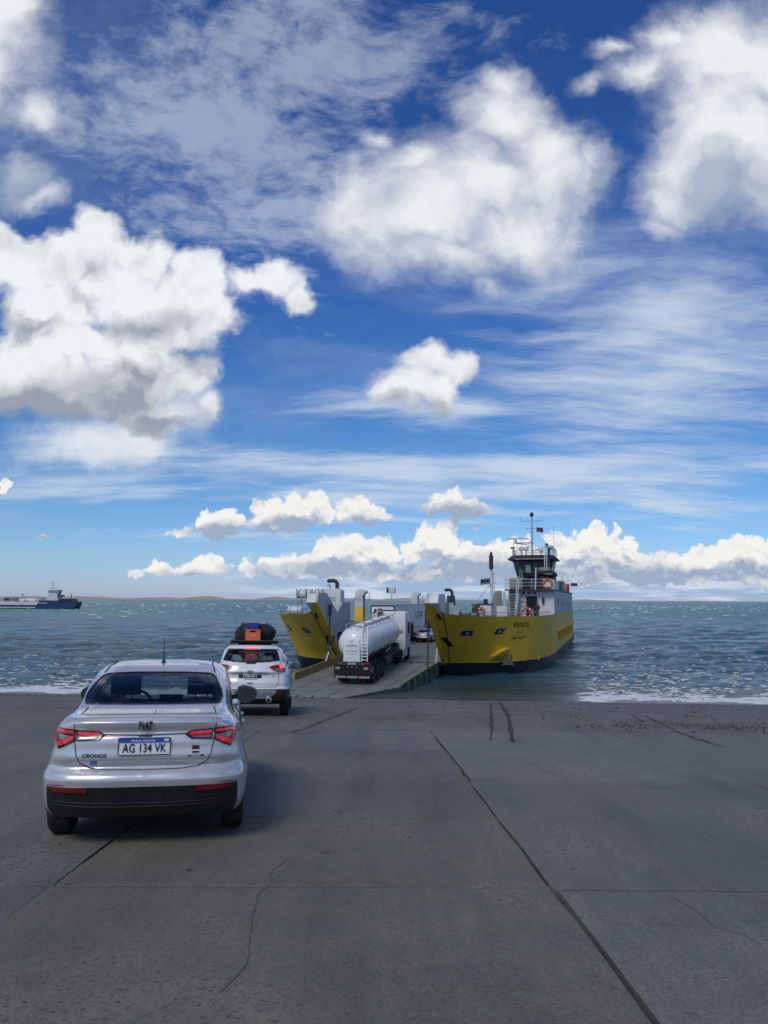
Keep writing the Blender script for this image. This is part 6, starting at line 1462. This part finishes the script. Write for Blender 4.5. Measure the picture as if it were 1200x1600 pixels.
# tractor
Q0 = T0 + hv*9.3; Q0.z = .93
tc_ = place_car('truck_tractor', tuple(Q0), TY+1.0, .02, label='white high-roofed truck tractor pulling the tank trailer onto the deck', cat='truck')
MB().box(-.45,.45,0,5.2,.72,.98).build('chassis', darkst, tc_); MB().box(-1.2,1.2,.0,.10,.62,.95).build('rear_beam', darkst, tc_)
for s_ in (-1, 1): MB().box(s_*.95-.16,s_*.95+.16,-.02,.0,.74,.86).build('tail_light', redlens, tc_)
MB().box(-.9,.9,-.015,.0,.63,.69).build('reflective_strip', mat('stripe_red', (.3,.03,.03)), tc_)
MB().lathe([(.55,.98),(.55,1.08),(.0001,1.10)], 20, 'z', (0,1.35,0)).build('fifth_wheel', darkst, tc_)
for s_ in (-1, 1):
    big_wheel(tc_, s_*.93, 1.35, s_); big_wheel(tc_, s_*1.02, 5.05, s_, False)
    MB().add([(s_*.62+q_*s_*.64, 1.35+.62*math.cos(a), .52+.62*math.sin(a)) for a in np.linspace(.1, math.pi-.1, 9) for q_ in (0, 1)], [(2*i,2*i+1,2*i+3,2*i+2) for i in range(8)]).build('mudguard', darkst, tc_, smooth=60)
    MB().box(*sorted((s_*.72, s_*1.22)), 2.35, 4.3, .38, 1.05).build('side_skirt', twhite, tc_, bevel=.05)
cab_p = [(3.25,1.05),(3.25,3.98),(3.45,4.08),(4.6,4.02),(5.25,3.55),(5.62,2.5),(5.72,1.6),(5.72,.45),(5.5,.40),(5.5,1.02),(4.6,1.05)]
cab = MB().prism([(-1.24,y,z) for y, z in cab_p], (2.48,0,0)).build('cab', twhite, tc_, bevel=.07)
for k in range(9): MB().box(-1.08,-.08 if k not in (5,6) else .0,3.225,3.255,1.75+k*.24,1.78+k*.24).build('cab_rib', twhite, cab)
for k in range(9): MB().box(.18 if k % 2 else .05,1.06,3.225,3.255,1.70+k*.24,1.73+k*.24).build('cab_rib', twhite, cab)
for z_ in (2.28, 2.44): MB().box(.42,1.02,3.222,3.25,z_,z_+.08).build('cab_vent', darkst, cab)
MB().box(-.9,.35,3.5,4.0,4.06,4.18).build('roof_deflector', darkst, cab, bevel=.03)
MB().box(-1.05,-.62,2.75,3.15,2.9,4.05).build('exhaust_stack', darkst, tc_, bevel=.06)
for x_ in (-.98,-.7): MB().tube([(x_,2.95,4.0),(x_,2.95,4.30)], .03, 6).build('stack_pipe', darkst, tc_)
for s_ in (-1, 1):
    MB().prism([(s_*1.245,y,z) for y, z in [(4.35,2.2),(4.35,3.15),(5.05,3.15),(5.35,2.2)]], (s_*.01,0,0)).build('cab_window', shipglass, cab)
    mr = MB(); mr.box(*sorted((s_*1.30, s_*1.56)), 5.30, 5.45, 2.05, 3.0); mr.tube([(s_*1.2,5.35,3.05),(s_*1.5,5.38,3.05)], .04, 6); mr.build('wing_mirror', darkst, cab, bevel=.04)
MB().prism([(-1.1,5.42,3.2),(1.1,5.42,3.2),(1.1,5.67,2.2),(-1.1,5.67,2.2)], (0,.02,.01)).build('windscreen', shipglass, cab)
gb_ = MB(); gb_.box(-.8,-.3,2.4,3.15,1.0,1.9); gb_.box(.1,.7,2.5,3.1,1.0,1.55); gb_.tube([(-.2,2.8,1.0),(-.2,2.8,2.2)], .05, 6); gb_.tube([(0,3.2,1.9),(.0,2.2,1.7),(0,1.9,1.3)], .03, 6); gb_.build('air_tanks', darkst, tc_)

# box lorry further in, on the left lane
bx = empty('box_lorry', mat=FM @ Matrix.Translation((-5.25, 15.4, 1.27)), label='tall white box semi-trailer in the left lane of the car deck, seen beyond the tractor', cat='lorry')
MB().box(-1.27,1.27,.06,13.4,1.1,4.22).build('box_body', twhite, bx)
MB().box(-1.275,1.275,.0,13.42,4.221,4.30).build('roof_edge', fgrey, bx)
fr_ = MB(); fr_.box(-1.28,1.28,-.02,.055,4.10,4.22); fr_.box(-1.28,-1.18,-.02,.055,1.1,4.099); fr_.box(1.18,1.28,-.02,.055,1.1,4.099); fr_.build('door_frame', darkst, bx)
for s_ in (-1, 1): MB().box(*sorted((s_*.01, s_*1.17)), .03, .058, 1.15, 4.09).build('rear_door', twhite, bx)
for x_ in (-.6,-.25,.25,.6): MB().tube([(x_,.01,1.2),(x_,.01,4.05)], .022, 6).build('lock_rod', greyst, bx)
flat_text('door_lettering', 'A', .75, frame((-.75,-.03,3.55), (1,0,0), (0,0,1)), navy, bx, bold=.02)
flat_text('door_lettering', 'S', .75, frame((-.25,-.03,3.55), (1,0,0), (0,0,1)), navy, bx, bold=.02)
flat_text('side_lettering', 'UTAP', 1.15, frame((1.276,10.6,3.05), (0,1,0), (0,0,1)), mat('slate_print', (.10,.12,.17), .5), bx, sx=1.25, bold=.02)
MB().box(1.271,1.28,.3,13.2,4.0,4.05).build('side_rail', greyst, bx)
MB().box(-1.2,1.2,.1,13.2,.8,1.099).build('chassis', darkst, bx)
for y in (2.0, 3.3, 4.6):
    for s_ in (-1, 1): big_wheel(bx, s_*.96, y, s_)
MB().box(-1.23,1.23,13.9,16.0,.6,3.7).build('cab', mat('cab_red', (.35,.03,.03), .4), bx, bevel=.12)
for s_ in (-1, 1): big_wheel(bx, s_*.98, 15.0, s_, False)
MB().box(-.6,.6,13.2,14.2,.7,.98).build('coupling', darkst, bx)

# cars already parked on the deck
def deck_car(rows, name, paint, x, y, cls, lbl, arch=(.80, 3.42, .345, .30), cat='car', sc_=(1,1,1), lights=None):
    z = 1.0+(y-.35)*.0180+.005
    e_ = empty(name, mat=FM @ Matrix.Translation((x, y, z)) @ Matrix.Diagonal((*sc_, 1)), label=lbl, cat=cat, group='vehicles parked on the car deck')
    V, F, c_, n_, t_, ar = car_shell(rows, [6,5,5,4,4,5,5,4,3,3], [2]*(len(rows)-1), *arch[:2], arch[2], arch[3], cls); k_ = ~ar; bv = bvh_of(V, F)
    submesh('body', V, F[k_ & (t_ == 0)], paint, e_); submesh('lower_bumper', V, F[k_ & (t_ == 1)], blackp, e_)
    submesh('window_border', V, F[t_ == 3], gloss_black, e_); submesh('window', V, F[(t_ == 2) | (t_ > 3)], glass_d, e_)
    for s_ in (-1, 1):
        for yw in arch[:2]: wheel(e_, s_*(.745 if rows is FIAT else .80), yw, arch[3]+.005, .2, s_, False)
        patch('tail_light', [(s_*a, b) for a, b in lights], bv, redlens, e_, .006, .02, .1)
    patch('number_plate', [(-.2,.77),(.2,.77),(.2,.89),(-.2,.89)] if rows is FIAT else [(-.2,.86),(.2,.86),(.2,.98),(-.2,.98)], bv, platew, e_, .01, .01, .2)
    MB().box(-.66,.66,.5,3.9,.26,.9).build('cabin_floor', interior, e_); return e_
deck_car(FIAT, 'saloon_car', mat('silver_paint_dark', (.42,.44,.47), .35, metal=.5, coat=.8), -2.55, 21.6, fiat_class, 'silver saloon parked on the car deck beside the truck cab', lights=[(.42,.93),(.70,.95),(.73,.86),(.66,.80),(.44,.84)])
deck_car(SUV, 'offroad_car', carwhite, -3.05, 27.6, suv_class, 'white off-roader with a dark rear window parked ahead of the silver saloon', (.86,3.55,.40,.34), lights=[(.45,1.15),(.74,1.21),(.80,1.05),(.55,1.06)])
deck_car(SUV, 'delivery_van', carwhite, .30, 22.5, suv_class, 'white van on the deck half hidden by the right bow of the ferry', (.86,3.55,.40,.34), 'van', (1.02,1.05,1.18), lights=[(.70,1.25),(.80,1.25),(.80,1.0),(.70,1.0)])

# ------------------------------------------------------------------ the blue and white ferry out on the water
D2 = 450.; BX = pix_dir(2, 945); BX = BX*(D2/BX.y)
B2 = Matrix.Translation((BX.x, D2, 0)) @ Matrix.Rotation(R(2), 4, 'Z')
f2 = empty('ferry', mat=B2, label='blue and white ferry out on the water, far left', cat='ferry')
k_ = .0437
def zb(zx, zy): return ((zx-20)*k_, (512-zy)*k_)
def slab(name, pts, m_, y0=-5., y1=5., par=None, **kw):
    P_ = [zb(*p) for p in pts]; return MB().prism([(x, y0, z) for x, z in P_], (0, y1-y0, 0)).build(name, m_, par or f2, **kw)
fblue = mat('royal_blue_hull', (.011,.036,.125), .45, var=.1, dirt=(.02,.03,.06), damt=.3); nblack = mat('navy_black', (.012,.014,.04), .5)
slab('hull_bow', [(505,530),(520,470),(560,400),(780,408),(1042,415),(1030,470),(995,535)], fblue, -5, 5)
slab('hull_side', [(28,462),(30,418),(559,418),(528,462)], fwhite, -5.05, 5.05)
slab('hull_strake', [(20,475),(22,463),(527,463),(519,482),(60,482)], nblack, -5.2, 5.2)
slab('hull_white', [(45,500),(40,483),(519,483),(512,500)], fwhite, -4.9, 4.9)
slab('hull_bottom', [(80,530),(48,501),(511,501),(506,530)], nblack, -4.7, 4.7)
slab('bow_door', [(790,407),(845,376),(978,376),(985,412)], nblack, -4.5, 4.5)
slab('bow_post', [(930,376),(931,310),(938,310),(938,376)], darkst, -.2, .2)
wh2 = slab('wheelhouse', [(655,305),(652,270),(776,270),(772,305)], fwhite, -3, 3)
slab('roof', [(648,269.5),(650,262),(780,262),(782,269.5)], fwhite, -3.3, 3.3, wh2)
for a in range(4): slab('bridge_window', [(660+a*28,300),(660+a*28,281),(683+a*28,281),(683+a*28,300)], shipglass, -3.06, -3.0, wh2)
slab('superstructure', [(620,400),(665,352),(662,306),(768,306),(790,400)], fwhite, -3.5, 3.5)
slab('deckhouse', [(505,412),(510,372),(560,368),(585,405)], fgrey, -3, 3)
slab('funnel', [(755,355),(760,328),(826,328),(828,348),(790,358)], mat('funnel_red', (.25,.06,.06), .6), -2, 2)
MB().tube([(*[zb(775,322)[0]],0,zb(775,322)[1]), (zb(808,262)[0],0,zb(808,262)[1])], .28, 8).build('exhaust_pipe', darkst, f2)
ma2 = MB().tube([(zb(687,262)[0],0,zb(687,262)[1]),(zb(689,135)[0],0,zb(689,135)[1])], [.2,.1], 6).build('mast', fgrey, f2)
for zy in (232, 200, 168): MB().tube([(zb(660,zy)[0],0,zb(660,zy)[1]),(zb(705,zy)[0],0,zb(705,zy)[1])], .12, 6).build('mast_yard', darkst, ma2)
MB().tube([(zb(745,262)[0],0,zb(745,262)[1]),(zb(748,122)[0],0,zb(748,122)[1])], .05, 5).build('whip_aerial', greyst, f2)
MB().rail([(zb(655,262)[0],-3,zb(655,262)[1]),(zb(775,262)[0],-3,zb(775,262)[1])], 1.0, .07, 2, 1.2).build('roof_rail', fwhite, f2)
for zx in (140, 330): MB().tube([(zb(zx,400)[0],0,zb(zx,400)[1]),(zb(zx,308)[0],0,zb(zx,308)[1])], .07, 5).build('light_post', greyst, f2)
MB().tube([(zb(291,400)[0],0,zb(291,400)[1]),(zb(291,330)[0],0,zb(291,330)[1])], .12, 5).build('vent_pipe', darkst, f2); slab('vent_head', [(282,332),(282,316),(300,316),(300,332)], darkst, -.3, .3)
MB().rail([(zb(30,418)[0],-5,zb(30,418)[1]),(zb(500,418)[0],-5,zb(500,418)[1])], .7, .06, 2, 2).build('side_rail', greyst, f2)
flat_text('ship_name', 'PIONERO', 1.0, frame((zb(612,436)[0],-5.03,zb(612,436)[1]), (1,0,0), (0,0,1)), whiteprint, f2)
def deck_box(name, pts, m_, lbl, y0=-2, y1=1):
    e_ = empty(name, mat=B2, label=lbl, cat='lorry', group='lorries on the far ferry'); slab('load_body', pts, m_, y0, y1, e_, bevel=.1)
    x0, z0 = zb(*pts[0]); x1, _ = zb(*pts[-1]); b = MB()
    for x in (x0+.6, x1-.6): b.lathe([(.45,y0-.05),(.45,y0+.3),(.0001,y0+.31)], 12, 'y', (x,0,z0+.1))
    b.build('wheels', rubber, e_)
deck_box('box_lorry', [(70,412),(66,375),(110,368),(112,412)], darkst, 'dark lorry at the stern of the far blue ferry')
deck_box('box_lorry', [(135,412),(138,372),(215,366),(242,374),(243,412)], mat('lorry_grey', (.16,.17,.18), .6), 'grey lorry on the stern deck of the far blue ferry')
deck_box('box_lorry', [(250,412),(262,392),(300,385),(350,390),(352,412)], twhite, 'low white lorry on the far ferry beside the vent pipe')
deck_box('box_lorry', [(366,412),(366,378),(504,382),(504,412)], twhite, 'long white box lorry amidships on the far blue ferry')
